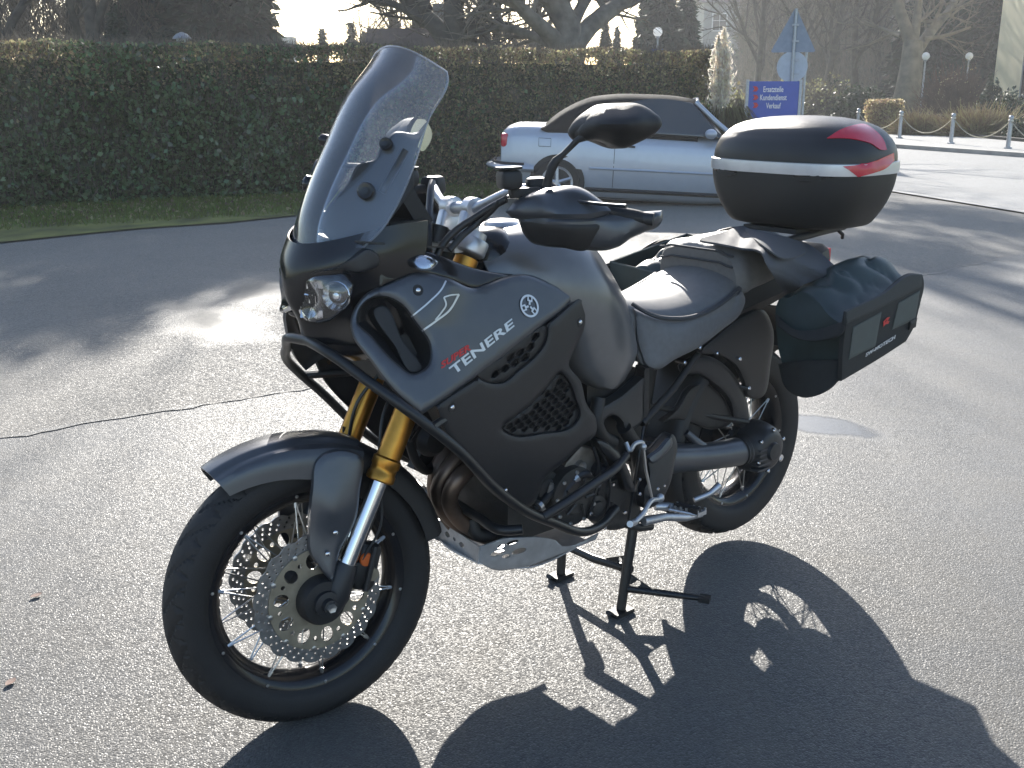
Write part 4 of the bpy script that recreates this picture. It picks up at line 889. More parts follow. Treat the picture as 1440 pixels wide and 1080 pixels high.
def build_wheel(Mw, R, w, rimr, rimw, nspoke, hubr, hubw, blocks):
    hw = rimw/2
    rim = MB().lathe([(rimr+.012, -hw), (rimr+.014, -hw+.004), (rimr+.004, -hw+.007), (rimr-.010, -hw+.012), (rimr-.016, -hw*.35), (rimr-.024, -hw*.2), (rimr-.026, 0),
                      (rimr-.024, hw*.2), (rimr-.016, hw*.35), (rimr-.010, hw-.012), (rimr+.004, hw-.007), (rimr+.014, hw-.004), (rimr+.012, hw),
                      (rimr-.004, hw-.001), (rimr-.019, hw-.010), (rimr-.026, hw*.5), (rimr-.033, hw*.25), (rimr-.035, 0), (rimr-.033, -hw*.25), (rimr-.026, -hw*.5), (rimr-.019, -hw+.010), (rimr-.004, -hw+.001)], n=96, closed=True)
    me = mesh_of(rim, 'wheel_rim', M['gloss'], 40)
    o = put('wheel_rim', me, bike); o.matrix_basis = Mw
    put('tyre', mesh_of(tyre_mb(R, w, rimr+.002, 440, blocks), 'tyre', M['rubber'], 30), o)
    hub = MB().lathe([(.018, -hubw-.02), (.03, -hubw-.018), (hubr, -hubw), (hubr+.006, -hubw+.01), (hubr*.62, -hubw*.45), (hubr*.55, 0), (hubr*.62, hubw*.45), (hubr+.006, hubw-.01), (hubr, hubw), (.03, hubw+.018), (.018, hubw+.02)], n=32)
    put('hub', mesh_of(hub, 'hub', M['black']), o)
    for sg in (1, -1):
        for lean in (1, -1):
            a0 = lean*math.radians(32); p0 = np.array([hubr*math.cos(a0), sg*hubw*.9, hubr*math.sin(a0)])
            p1 = np.array([(rimr-.016)*math.cos(lean*.05), sg*(hw-.014)*(.9), (rimr-.016)*math.sin(lean*.05)])
            sp = MB().tube([p0, p1], .0019, 6)
            d = (p0-p1)/np.linalg.norm(p0-p1); sp.tube([p1-d*.004, p1+d*.018], .0036, 6)
            # nipple head on the flank of the rim
            sp.ball((( rimr-.004)*math.cos(lean*.05), sg*(hw-.001), (rimr-.004)*math.sin(lean*.05)), .0042, 6, 4, (1, .6, 1))
            sme = mesh_of(sp, 'spoke', M['steel'])
            for k in range(nspoke//4):
                s_ = put('spoke', sme, o); s_.rotation_euler = (0, 2*PI*k/(nspoke//4)+(PI/(nspoke//4)*(.5 if sg > 0 else 0))+(.1 if lean > 0 else 0), 0)
    return o
Mf = SM @ Matrix.Translation((0, 0, .325)) @ Matrix.Rotation(.2, 4, 'Y')
fw = build_wheel(Mf, .327, .112, .238, .082, 40, .045, .055, 26)
Mr = Matrix.Translation((1.54, 0, .3553))
rw = build_wheel(Mr, .322, .152, .214, .115, 40, .06, .06, 24)
def disc_mb(R, waves, ri, thick):
    t = np.linspace(0, 2*PI, waves*8, endpoint=False); rr = R-.0055*(.5-.5*np.cos(waves*t))**2
    outer = np.stack([rr*np.cos(t), rr*np.sin(t)], 1); holes = [circ(0, 0, ri, 48)]
    for k in range(waves*2):
        a = 2*PI*k/(waves*2)
        for q, (dr, rad) in enumerate(((.010, .0034), (.020, .0034), (.030, .003))):
            aa = a+q*.05; holes.append(circ((R-dr)*math.cos(aa), (R-dr)*math.sin(aa), rad, 7))
    return plate([outer]+holes, thick)
def carrier_mb(R, ri, thick, nw):
    holes = [circ(0, 0, ri, 36)]
    for k in range(nw):
        a = 2*PI*k/nw; holes.append(circ((R+ri)/2*1.03*math.cos(a), (R+ri)/2*1.03*math.sin(a), (R-ri)*.30, 14, (R-ri)*.24, a))
        b = a+PI/nw; holes.append(circ((R*.6+ri*.4)*math.cos(b), (R*.6+ri*.4)*math.sin(b), .006, 8))
    return plate([circ(0, 0, R, 72)]+holes, thick)
for sg in (-1, 1):
    d_ = put('brake_disc', mesh_of(disc_mb(.155, 20, .118, .0045), 'brake_disc', M['disc'], 30), fw); d_.location = (0, sg*.080, 0)
    c_ = put('disc_carrier', mesh_of(carrier_mb(.121, .058, .005, 10), 'disc_carrier', M['bronze'], 30), fw); c_.location = (0, sg*.0845, 0)
    bt = MB()
    for k in range(10):
        a = 2*PI*(k+.5)/10; bt.add(MB().lathe([(.003, -.005), (.006, -.004), (.006, .004), (.003, .005)], (.1195*math.cos(a), sg*.083, .1195*math.sin(a)), n=8).verts(), MB().lathe([(.003, -.005), (.006, -.004), (.006, .004), (.003, .005)], n=8).f)
    put('disc_rivets', mesh_of(bt, 'disc_rivets', M['steel']), fw)
    hc = MB().lathe([(.012, sg*.125), (.05, sg*.12), (.056, sg*.108), (.058, sg*.078), (.05, sg*.05)], n=28)
    put('hub_cap', mesh_of(hc, 'hub_cap', M['black']), fw)
d_ = put('brake_disc', mesh_of(disc_mb(.141, 18, .095, .0055), 'brake_disc', M['disc'], 30), rw); d_.location = (0, .085, 0)

# ---------------------------------------------------------------- front fork, fender (all turned with the bars)
def fk(z, y, dx=0): return (.024+.542*(z-.325)+dx, y, z)
for sg in (-1, 1):
    y = sg*.105
    up = [fk(z, y) for z in (.575, .578, .59, .594, .604, .608, .622, .626, .80, 1.06)]
    part('fork_upper_tube', MB().tube(up, [.030, .0335, .0335, .0305, .0305, .0335, .0335, .0285, .0285, .0285], 24), M['gold'], True)
    part('fork_slider', MB().tube([fk(.36, y), fk(.60, y)], .0215, 20), M['chrome'], True)
    ax = MB().tube([fk(.40, y), fk(.385, y), fk(.33, y, .006), fk(.30, y, .004)], [.026, .030, .032, .024], 16)
    ax.add(*(lambda q: (q.verts(), q.f))(MB().lathe([(.008, y+sg*.046), (.016, y+sg*.045), (.017, y+sg*.03), (.03, y+sg*.028), (.031, y-sg*.03)], (0, 0, .325), n=20)))
    part('axle_carrier', ax, M['greyd'], True)
    part('axle_nut', MB().lathe([(.004, y+sg*.05), (.011, y+sg*.052), (.012, y+sg*.044)], (0, 0, .325), n=6), M['steel'], True)
    part('fork_cap', MB().tube([fk(1.068, y), fk(1.071, y), fk(1.074, y), fk(1.098, y), fk(1.101, y), fk(1.103, y), fk(1.116, y), fk(1.118, y)], [.030, .0355, .037, .037, .035, .026, .025, .012], 24), M['alu'], True)
    cal = MB().rbox((.115, sg*.088, .375), (.055, .045, .115), Matrix.Rotation(math.radians(18), 3, 'Y'), .35)
    cal.rbox((.085, sg*.10, .37), (.05, .02, .05)); cal.tube([(.10, sg*.115, .325), (.135, sg*.115, .425)], .008, 8)
    cal_o = part('brake_caliper', cal, M['black'], True)
    for dz in (-.018, .022):
        q = MB().lathe([(.004, sg*.1145), (.015, sg*.114), (.017, sg*.109)], (.118-dz*.3, 0, .375+dz), n=16)
        part('caliper_piston_cap', q, M['bronze'] if dz < 0 else M['orange'], True, cal_o)
part('lower_triple_clamp', MB().rings([[(.185+.542*0+dx, y, z) for (dx, y) in ((-.045, -.15), (.05, -.15), (.075, -.06), (.075, .06), (.05, .15), (-.045, .15), (-.02, .06), (-.02, -.06))] for z in (.775, .815)]).fn(lambda v: v+np.array([.085, 0, 0])), M['engine'], True)
part('top_triple_clamp', MB().rings([[(.40+dx, y, z) for (dx, y) in ((-.01, -.105), (.055, -.105), (.085, -.06), (.085, .06), (.055, .105), (-.01, .105), (-.005, .06), (-.005, -.06))] for z in (1.074, 1.096)]), M['alu'], True)
part('steering_stem', MB().tube([(.27, 0, .78), (.45, 0, 1.11)], .03, 16), M['engine'], True)
# fender: arch over the tyre
def arch(a0, a1, n, sec, c=(0, 0, .325)):
    rows = []
    for i in range(n):
        t = i/(n-1); a = math.radians(a0+(a1-a0)*t); rows.append([(c[0]+(r)*math.cos(a), y, c[2]+r*math.sin(a)) for y, r in sec(t)])
    return np.array(rows)
def fsec(t):
    w = .060+.018*min(t*2, 1); lift = .372-.02*min(t*1.6, 1); drop = .022+.03*min(t*1.6, 1)
    H = [(-w-.004, lift-.022-drop), (-w, lift-.022), (-w*.93, lift-.008), (-w*.62, lift-.001), (-w*.55, lift+.006), (-w*.25, lift+.010), (0, lift+.011)]
    return spline(H+[(-y, r) for y, r in H[-2::-1]], 27)
part('fender', shell(arch(122, 66, 24, fsec), -.004), M['grey'], True)
def rsec(t):
    w = .074; lift = .350-.006*t; H = [(-w-.002, lift-.05), (-w, lift-.016), (-w*.85, lift-.003), (0, lift+.004)]
    return spline(H+[(-y, r) for y, r in H[-2::-1]], 15)
part('fender_rear', shell(arch(67, 12, 18, rsec), -.004), M['black'], True)
gd = relief([(446, 645), (438, 690), (434, 740), (436, 778), (452, 802), (469, 822, 1), (478, 775), (500, 733), (506, 690), (507, 640), (480, 632)],
            [(446, 645, -.092), (434, 740, -.096), (469, 822, -.128), (500, 733, -.118), (507, 640, -.112), (470, 720, -.122)], proj=US, bevd=.008, bev=8, thick=.006)
for o_ in pair('fork_guard', gd, M['grey'], True): pass
for o_sg in (-1, 1):
    for px, py in ((472, 749), (461, 779)):
        c = US(px, py, -.123); c[1] *= -o_sg
        part('bolt', MB().ball(c, .006, 10, 6, (1, .6, 1)), M['chrome'], True)
# brake hoses
for sg in (-1, 1):
    hp = spline([(.11, sg*.10, .43), (.16, sg*.09, .52), (.175, sg*.085, .62), (.20, sg*.07, .72), (.27, sg*.05, .80)], 24)
    part('brake_hose', MB().tube(hp, .0045, 8), M['tubeblk'], True)
    hp = spline([(.10, sg*.112, .40), (.15, sg*.115, .47), (.165, sg*.10, .56), (.17, sg*.095, .66)], 20)
    part('sensor_cable', MB().tube(hp, .003, 6), M['black'], True)

# ---------------------------------------------------------------- nose, headlight, screen
nose_rows = [[(.03, 0, 1.125), (.045, -.06, 1.13), (.09, -.115, 1.145), (.17, -.15, 1.165), (.26, -.16, 1.17)],
             [(.006, 0, 1.065), (.022, -.06, 1.07), (.07, -.12, 1.085), (.15, -.155, 1.10), (.25, -.165, 1.115)],
             [(.004, 0, 1.01), (.034, -.06, 1.02), (.095, -.118, 1.04), (.15, -.15, 1.055), (.24, -.165, 1.07)],
             [(.03, 0, .955), (.052, -.05, .955), (.112, -.105, .97), (.16, -.135, .99), (.24, -.15, 1.0)],
             [(.05, 0, .90), (.065, -.05, .895), (.11, -.10, .90), (.17, -.13, .92), (.25, -.14, .93)],
             [(.12, 0, .862), (.13, -.045, .86), (.165, -.08, .868), (.21, -.10, .88), (.27, -.11, .89)]]
nose = grid_surf([[(x, -y, z) for x, y, z in r[:0:-1]]+r for r in nose_rows], 28, 49, -.004)
part('nose_cowl', nose, M['gloss'])
hl_out = [(414, 412), (420, 399), (436, 390), (458, 385), (482, 384), (497, 400, 1), (492, 420), (478, 441), (456, 454), (434, 452), (419, 436)]
hl_d = [(414, 412, .008), (420, 435, .002), (434, 452, -.045), (456, 454, -.066), (482, 384, -.10), (497, 402, -.128), (436, 390, -.045), (455, 418, -.075)]
for k, sg in enumerate((1, -1)):
    body = relief(hl_out, hl_d, bev=4, bevd=.01, thick=.03, push=-.002)
    body = body if k == 0 else body.mirrored()
    h = part('headlight', body, M['gloss'])
    gl = relief(hl_out, hl_d, bev=4, bevd=.008, thick=.0015, push=-.022); gl = gl if k == 0 else gl.mirrored()
    part('lens', gl, M['lens'], parent=h)
    ref = MB(); rs_ = np.random.default_rng(4)
    c = U(474, 416, -.108); d = rot_to((-.80, -.58, .08))
    bowl = MB().lathe([(.0325, .002), (.0325, .006), (.0305, .007), (.027, .001), (.021, -.007), (.013, -.012), (.005, -.014)], axis='z', n=14, caps=(False, True)); ref.add(bowl.verts()@d.T+c, bowl.f)
    cap = MB().lathe([(.011, -.012), (.011, .002), (.007, .006), (.001, .007)], axis='z', n=12); ref.add(cap.verts()@d.T+c, cap.f)
    # second, stepped reflector towards the middle of the face
    for i in range(6 if k == 0 else 0):
        for j in range(5):
            px_, py_ = 421+i*6.0, 400+j*10.5
            if not inside(np.array([[px_, py_]]), np.array([p[:2] for p in hl_out]))[0]: continue
            if (px_-474)**2+(py_-416)**2 < 24**2: continue
            cc = U(px_, py_, float(tps(hl_d)(np.array([[px_, py_]]))[0])-.015); ref.box(cc, (.006, .012, .016), Matrix.Rotation(rs_.uniform(-.7, .7), 3, 'Z') @ Matrix.Rotation(rs_.uniform(-.5, .5), 3, 'Y'))
    part('reflector', ref if k == 0 else ref.mirrored(), M['chrome'], parent=h, smooth=12)
# trim above the lamp
tr = relief([(424, 394), (440, 382), (470, 376), (497, 362), (518, 350), (533, 360), (533, 373), (520, 380), (505, 384), (482, 381), (455, 383), (436, 388)],
            [(424, 394, -.03), (470, 376, -.10), (518, 350, -.145), (533, 373, -.15), (482, 381, -.105), (505, 384, -.135)], bev=4, bevd=.005, thick=.012, push=-.016)
pair('headlight_brow', tr, M['greyd'])
# screen
def wrow(c, e, k=2.0, n=25):
    out = []
    for t in np.linspace(-1, 1, n):
        a = abs(t)**k; out.append((c[0]+(e[0]-c[0])*a, -e[1]*t, c[1]+(e[2]-c[1])*a))
    return out
srows = [wrow((.285, 1.533), (.327, .150, 1.478)), wrow((.278, 1.524), (.325, .156, 1.468)), wrow((.20, 1.44), (.262, .168, 1.377)), wrow((.135, 1.335), (.222, .168, 1.284)), wrow((.082, 1.24), (.190, .166, 1.225)),
         wrow((.050, 1.165), (.140, .156, 1.155)), wrow((.038, 1.12), (.105, .145, 1.125))]
G = np.array([spline(np.array(srows)[:, j], 40) for j in range(25)]).transpose(1, 0, 2)
part('windscreen', shell(G, .003), M['screen'])
# edge bead of the screen: polished rim
ed = np.concatenate([G[::-1, 0], G[0, 1:-1], G[:, -1]])
part('screen_edge', MB().tube(ed, .0024, 6), glassmat('polished_edge', (.75, .8, .85), 2., .1, .25))
# bracket plate seen through the screen, each side
bk = relief([(600, 173, 1), (588, 186), (556, 186), (538, 205), (528, 224), (505, 232), (492, 255), (470, 282), (458, 300), (455, 325), (490, 345), (531, 330, 1), (556, 300), (583, 262, 1), (581, 232)],
            [(600, 173, -.150), (538, 205, -.115), (500, 240, -.09), (455, 325, -.05), (531, 330, -.138), (583, 262, -.145), (520, 280, -.11)], bev=4, bevd=.004, thick=.005)
pair('screen_bracket', bk, M['black'])
for sg in (1, -1):
    for px, py, y, rad in ((549, 202, -.118, .011), (521, 268, -.113, .015)):
        c = U(px, py, y-.012)+np.array([-.012, 0, 0]); q = MB(); d = rot_to((-.7, -.7, .2))
        a = MB().lathe([(rad*.2, .008), (rad*.5, .008), (rad*.55, .003), (rad, .004), (rad*1.25, 0), (rad*1.25, -.012)], axis='z', n=20)
        q.add(a.verts()@d.T+c, a.f)
        part('screen_screw', q if sg > 0 else q.mirrored(), M['gloss'])
    q = MB().tube([U(571, 211, -.146), U(537, 271, -.128)], [.008, .009], 10)
    part('height_rail', q if sg > 0 else q.mirrored(), M['engine'])
part('screen_crossbar', MB().tube([(.21, -.10, 1.275), (.19, 0, 1.28), (.21, .10, 1.275)], .007, 8), M['black'])
# dash
dash = MB().box((.27, 0, 1.20), (.04, .20, .12), Matrix.Rotation(math.radians(-32), 3, 'Y'), .9); dash.box((.245, 0, 1.135), (.10, .23, .06))
part('instrument_panel', dash, M['black'])
part('instrument_glass', MB().box((.292, 0, 1.207), (.004, .17, .095), Matrix.Rotation(math.radians(-32), 3, 'Y')), M['carglass'])
part('inner_cowl', grid_surf([[(.10, .15, 1.135), (.07, 0, 1.13), (.10, -.15, 1.135)], [(.20, .16, 1.12), (.2, 0, 1.11), (.20, -.16, 1.12)], [(.33, .14, 1.10), (.33, 0, 1.09), (.33, -.14, 1.10)]], 8, 12, .004), M['black'])

# ---------------------------------------------------------------- side cowls
cowl_out = [(533, 404, 1), (560, 393), (587, 383), (631, 391), (667, 405), (692, 397), (715, 389), (740, 386), (775, 398), (813, 415, 1), (792, 437), (769, 453), (720, 491), (667, 532), (613, 570), (592, 584, 1), (560, 556), (520, 505), (497, 472), (494, 452), (502, 430), (518, 412)]
cowl_d = [(533, 404, -.158), (631, 391, -.186), (740, 386, -.188), (813, 415, -.205), (700, 450, -.222), (613, 570, -.262), (592, 584, -.258), (495, 455, -.148), (520, 505, -.19), (600, 480, -.218), (667, 532, -.25), (769, 453, -.226), (570, 405, -.18)]
duct = [(503, 452), (508, 432), (520, 421), (540, 418), (562, 427), (585, 455), (606, 490), (603, 514), (582, 526), (556, 509), (522, 472)]
cowls = pair('side_cowl', relief(cowl_out, cowl_d, [duct], step=5.5, bev=7, bevd=.010, thick=.004, bump=lambda p: -.012*np.exp(-((p[:, 0]-625-(430-p[:, 1])*.3)/26)**2)*np.clip((460-p[:, 1])/60, 0, 1)), M['grey'])
ductin = [(497, 455), (503, 430), (520, 416), (542, 413), (566, 424), (590, 455), (612, 490), (608, 518), (582, 532), (552, 514), (517, 477)]
pair('intake_duct', relief(ductin, cowl_d, step=6, bev=16, bevd=-.0, push=.012, thick=.004, bump=lambda p: .05*np.clip(bdist(p, np.array(ductin, float))/24, 0, 1)), M['black'])
pair('duct_vane', relief([(530, 432), (536, 430), (566, 478), (590, 522), (583, 524), (556, 488)], cowl_d, push=.02, thick=.03, bev=2, bevd=.002), M['black'])
low_out = [(613, 571, 1), (640, 552), (667, 535), (720, 494), (771, 455), (813, 418, 1), (829, 412), (832, 428), (822, 462), (806, 496), (800, 512), (816, 535), (826, 570), (838, 588), (837, 612), (822, 624), (793, 650), (768, 672), (744, 713), (722, 712), (688, 690), (655, 648), (622, 600)]
low_d = [(613, 571, -.266), (667, 535, -.255), (771, 455, -.231), (829, 412, -.208), (822, 462, -.216), (838, 600, -.222), (740, 640, -.236), (702, 604, -.244), (744, 713, -.205), (655, 648, -.246), (790, 560, -.226)]
gr1 = [(669, 528, 1), (700, 506), (735, 477), (769, 458), (768, 478), (756, 497), (730, 520), (706, 538), (683, 536)]
gr2 = [(706, 603), (722, 588), (742, 573), (768, 547), (789, 525), (801, 540), (810, 564), (815, 586), (806, 598), (762, 609), (722, 612)]
lows = pair('lower_cowl', relief(low_out, low_d, [gr1, gr2], step=6, bev=6, bevd=.011, thick=.004), M['charcoal'])
def hexes(poly, r, skew=-.55, sx=1.15):
    P = outline(poly, 4); out = []; lo, hi = P.min(0), P.max(0)
    for j in range(-40, 60):
        for i in range(-40, 60):
            cx = lo[0]+(i+(j % 2)*.5)*r*1.85*sx; cy = lo[1]+j*r*1.6+skew*(cx-lo[0])
            c = np.array([[cx, cy]])
            if inside(c, P)[0] and bdist(c, P)[0] > r*1.05:
                a = np.linspace(0, 2*PI, 6, endpoint=False)+.5
                out.append([(cx+r*.82*sx*math.cos(q), cy+r*.82*math.sin(q)+skew*r*.82*sx*math.cos(q), 1) for q in a])
    return out
def grille(poly, r, push):
    B = [(p[0], p[1]) for p in poly]
    return relief(B, low_d, hexes(B, r), step=12, bev=1.6, bevd=.003, thick=.008, push=push)
pair('honeycomb_grille', grille(gr1, 6.6, .010), M['black'])
pair('honeycomb_grille', grille(gr2, 5.0, .014), M['black'])
pair('grille_backing', relief([(p[0], p[1]) for p in gr1], low_d, step=10, push=.03, thick=.002, bevd=0), M['black'])
pair('grille_backing', relief([(p[0], p[1]) for p in gr2], low_d, step=10, push=.035, thick=.002, bevd=0), M['black'])
strip = relief([(533, 372, 1), (545, 352), (570, 343), (600, 352), (630, 364), (667, 377), (700, 384), (722, 386, 1), (700, 395), (668, 405), (631, 392), (587, 384), (560, 394), (533, 405, 1)],
               [(533, 372, -.15), (570, 343, -.14), (667, 377, -.165), (722, 386, -.17), (631, 392, -.182), (533, 405, -.155)], bev=4, bevd=.006, thick=.01)
pair('inner_trim', strip, M['gloss'])
ind = relief([(581, 368), (590, 360), (606, 363), (614, 369), (607, 377), (589, 378)], [(581, 368, -.172), (606, 363, -.175), (614, 369, -.18), (589, 378, -.182)], step=3, bev=6, bevd=.006, push=-.004, thick=.012)
for o_ in pair('turn_signal', ind, M['chrome']):
    pass
pair('turn_signal_lens', relief([(580, 368), (590, 359), (607, 362), (616, 369), (608, 378), (588, 379)], [(581, 368, -.172), (606, 363, -.175), (614, 369, -.18), (589, 378, -.182)], step=3, bev=6, bevd=.006, push=-.009, thick=.002), M['lens'])
# surfaces to find where bolts and prints sit
def bvh_of(objs):
    dg = None; V = []; F = []
    for o in objs:
        mw = np.array(o.matrix_basis) if o.parent is None or True else None
        n = len(V); vs = [tuple(v.co) for v in o.data.vertices]; V += vs; F += [tuple(i+n for i in p.vertices) for p in o.data.polygons]
    return BVHTree.FromPolygons(V, F)
BV = bvh_of([cowls[0], lows[0]])
def hit(px, py, bv=None):
    d = Vector(ray(px, py)).normalized(); l, n, i, ds = (bv or BV).ray_cast(Vector(CPOS), d)
    if l is None: return None, None
    if n.dot(d) > 0: n = -n
    return np.array(l), np.array(n)
def bolt(px, py, bv=None, r=.0065, m='chrome', recess=True, parent=bike):
    p, n = hit(px, py, bv)
    if p is None: return
    for sg in (1, -1):
        R_ = rot_to(n); q = MB()
        a = MB().lathe([(.0008, r*.55), (r*.5, r*.55), (r*.85, r*.3), (r, 0), (r, -.004)], axis='z', n=14); q.add(a.verts()@R_.T+p, a.f)
        if recess:
            b = MB().lathe([(r*1.0, .0012), (r*1.75, .0016), (r*1.9, 0), (r*1.9, -.004)], axis='z', n=18)
            w = mk('bolt_washer', (lambda z: z if sg > 0 else z.mirrored())(MB().add(b.verts()@R_.T+p, b.f)), M['black'], parent)
        mk('bolt', q if sg > 0 else q.mirrored(), M[m], parent)
for px, py in ((588, 408), (816, 453), (636, 573), (711, 690)): bolt(px, py)

def wrap(loops_or_mb, fmap, bv=None, off=.0014):
    """lay flat lettering on a panel: (u,v) -> sight line -> surface"""
    V = loops_or_mb.verts(); out = []
    for u_, w_, v_ in V:
        px, py = fmap(u_, v_); p, n = hit(px, py, bv); 
        if p is None: p, n = last
        last = (p, n); out.append(p+n*(off-(.0 if w_ < 0 else .0016)))
    o = MB(); o.v = [np.array(out)]; o.f = loops_or_mb.f; o.n = len(V); return o
def quadmap(bl, br, tr_, tl):
    bl, br, tr_, tl = [np.array(p, float) for p in (bl, br, tr_, tl)]
    return lambda a, b: (bl*(1-a)+br*a)*(1-b)+(tl*(1-a)+tr_*a)*b
def printon(name, mb, m, parents, **k):
    q = wrap(mb, **k); mk(name, q, m, parents[0], 0)
    return q
printon('lettering', letters('TENERE', bold=.02), M['sil'], cowls, fmap=quadmap((638, 528), (723, 459), (719.5, 447.5), (630.5, 517.5)))
printon('lettering', letters('SUPER', bold=.03, shear=.2), M['redt'], cowls, fmap=quadmap((620.5, 519), (662, 492), (659, 483.5), (618.5, 510)))
# round emblem: ring and three tuning forks
em = plate([circ(0, 0, 1, 40), circ(0, 0, .82, 40)], 2)
for k in range(3):
    a = PI/2+k*2*PI/3; ca, sa_ = math.cos(a), math.sin(a)
    def T(p): return np.array([[x*sa_+z*ca, -x*ca+z*sa_] for x, z in p])
    em = join(em, plate([T([(-.09, .1), (.09, .1), (.09, .40), (.27, .40), (.27, .86), (.14, .88), (.14, .54), (-.14, .54), (-.14, .88), (-.27, .86), (-.27, .40), (-.09, .40)])], 2))
printon('emblem', em, M['sil'], cowls, fmap=lambda a, b: np.array([743.5+13*a+1.0*b, 430.5-15.5*b+4*a]), off=.003)
def pinstripe(pts, w=2.2):
    P = spline(pts, 26); T = np.gradient(P, axis=0); T /= np.linalg.norm(T, axis=1)[:, None]; N = np.stack([-T[:, 1], T[:, 0]], 1)
    V = np.concatenate([np.stack([q[:, 0], q[:, 0]*0+s_, q[:, 1]], 1) for s_ in (-1, 1) for q in (P+N*w/2, P-N*w/2)]); n = 26; F = []
    for i in range(n-1):
        F += [(i, i+1, n+i+1, n+i), (2*n+i, 3*n+i, 3*n+i+1, 2*n+i+1), (i, 2*n+i, 2*n+i+1, i+1), (n+i, n+i+1, 3*n+i+1, 3*n+i)]
    return MB().add(V, F)
ps = join(pinstripe([(627, 395), (622, 405), (604, 424), (579, 445)]), pinstripe([(645, 414), (632, 436), (612, 452), (594, 465)], 2.6), pinstripe([(645, 414), (634, 415), (624, 418)], 2), pinstripe([(624, 418), (627, 428), (620, 440), (612, 450)], 2))
printon('pinstripe', ps, M['sil'], cowls, fmap=lambda a, b: (a, b))

# ---------------------------------------------------------------- tank, seats
def sec(x, pts):   # half section (y>=0 going down) -> closed ring
    H = [(x, -y, z) for y, z in pts]; return H+[(x, y, z) for _, y, z in [(0, -h[1], h[2]) for h in H[-2:0:-1]]]
def sec2(h):       # h: list of (x,y,z) on the near side from top centre to bottom centre
    return h+[(x, -y, z) for x, y, z in h[-2:0:-1]]
tank_s = [sec2([(.47, 0, 1.075), (.47, -.06, 1.07), (.47, -.10, 1.04), (.48, -.12, .98), (.50, -.12, .90), (.52, -.08, .82), (.52, 0, .80)]),
          sec2([(.53, 0, 1.108), (.53, -.08, 1.10), (.53, -.135, 1.065), (.54, -.165, 1.00), (.56, -.16, .90), (.58, -.10, .80), (.58, 0, .78)]),
          sec2([(.63, 0, 1.119), (.63, -.10, 1.113), (.63, -.16, 1.075), (.64, -.20, 1.00), (.65, -.20, .90), (.66, -.12, .80), (.66, 0, .77)]),
          sec2([(.73, 0, 1.113), (.735, -.10, 1.105), (.745, -.16, 1.056), (.755, -.208, .97), (.735, -.215, .86), (.72, -.19, .75), (.74, 0, .74)]),
          sec2([(.81, 0, 1.082), (.815, -.09, 1.068), (.835, -.14, .995), (.84, -.19, .91), (.81, -.205, .80), (.79, -.19, .705), (.80, 0, .72)]),
          sec2([(.88, 0, 1.02), (.888, -.065, 1.00), (.905, -.11, .945), (.915, -.155, .86), (.885, -.18, .76), (.85, -.175, .69), (.86, 0, .71)]),
          sec2([(.945, 0, .94), (.948, -.05, .925), (.945, -.09, .885), (.955, -.125, .82), (.95, -.145, .755), (.92, -.14, .705), (.92, 0, .71)]),
          sec2([(.985, 0, .87), (.985, -.03, .86), (.98, -.06, .84), (.98, -.09, .80), (.975, -.11, .76), (.965, -.10, .73), (.965, 0, .73)])]
tank = part('fuel_tank', loft(tank_s, 40, 44), M['tank'])
part('tank_cap', MB().lathe([(.004, .012), (.03, .012), (.042, .006), (.046, 0)], (.60, 0, 1.118), 'z', 28), M['steel'])
part('tank_front_cover', loft([sec2([(x, 0, z), (x, -w*.7, z-.006), (x, -w, z-.04), (x, -w*.95, z-.12), (x, 0, z-.12)]) for x, z, w in ((.455, 1.085, .07), (.48, 1.108, .095), (.53, 1.12, .115), (.565, 1.116, .10))], 14, 28), M['gloss'])
seat_s = [sec2([(.955, 0, .895), (.955, -.05, .89), (.96, -.085, .87), (.968, -.10, .83), (.97, -.10, .80), (.97, 0, .80)]),
          sec2([(1.03, 0, .884), (1.03, -.08, .872), (1.03, -.125, .845), (1.03, -.14, .815), (1.03, -.135, .785), (1.03, 0, .78)]),
          sec2([(1.13, 0, .88), (1.13, -.09, .868), (1.13, -.145, .842), (1.13, -.162, .812), (1.13, -.155, .785), (1.13, 0, .78)]),
          sec2([(1.25, 0, .896), (1.25, -.09, .886), (1.25, -.150, .86), (1.25, -.168, .83), (1.25, -.16, .80), (1.25, 0, .79)]),
          sec2([(1.34, 0, .925), (1.34, -.09, .915), (1.34, -.145, .892), (1.34, -.165, .855), (1.34, -.155, .82), (1.34, 0, .81)]),
          sec2([(1.385, 0, .945), (1.385, -.08, .935), (1.38, -.135, .905), (1.38, -.15, .87), (1.38, -.14, .83), (1.38, 0, .82)])]
seat = part('rider_seat', loft(seat_s, 34, 44), M['vinyl'])
sp_out = [(891, 434, 1), (905, 440), (922, 447), (950, 452), (972, 448), (997, 440), (1022, 424), (1043, 408, 1), (1048, 420), (1042, 440), (1014, 465), (980, 490), (950, 505), (922, 520), (910, 516), (900, 496)]
sp_d = [(891, 434, -.108), (922, 449, -.140), (950, 453, -.158), (997, 440, -.168), (1045, 408, -.166), (1042, 440, -.168), (980, 490, -.166), (922, 520, -.155), (900, 496, -.128), (960, 475, -.172)]
pair('seat_side_panel', relief(sp_out, sp_d, bev=7, bevd=.012, thick=.02), M['vinyls'])
rimp = spline([U(889, 427, -.10), U(905, 437, -.128), U(922, 444.5, -.146), U(950, 448, -.162), U(972, 446, -.168), U(997, 437, -.17), U(1022, 421, -.168), U(1040, 405, -.162)], 30)
pair('seat_welt', MB().tube(rimp, .008, 8, flat=.7), M['vinyld'])
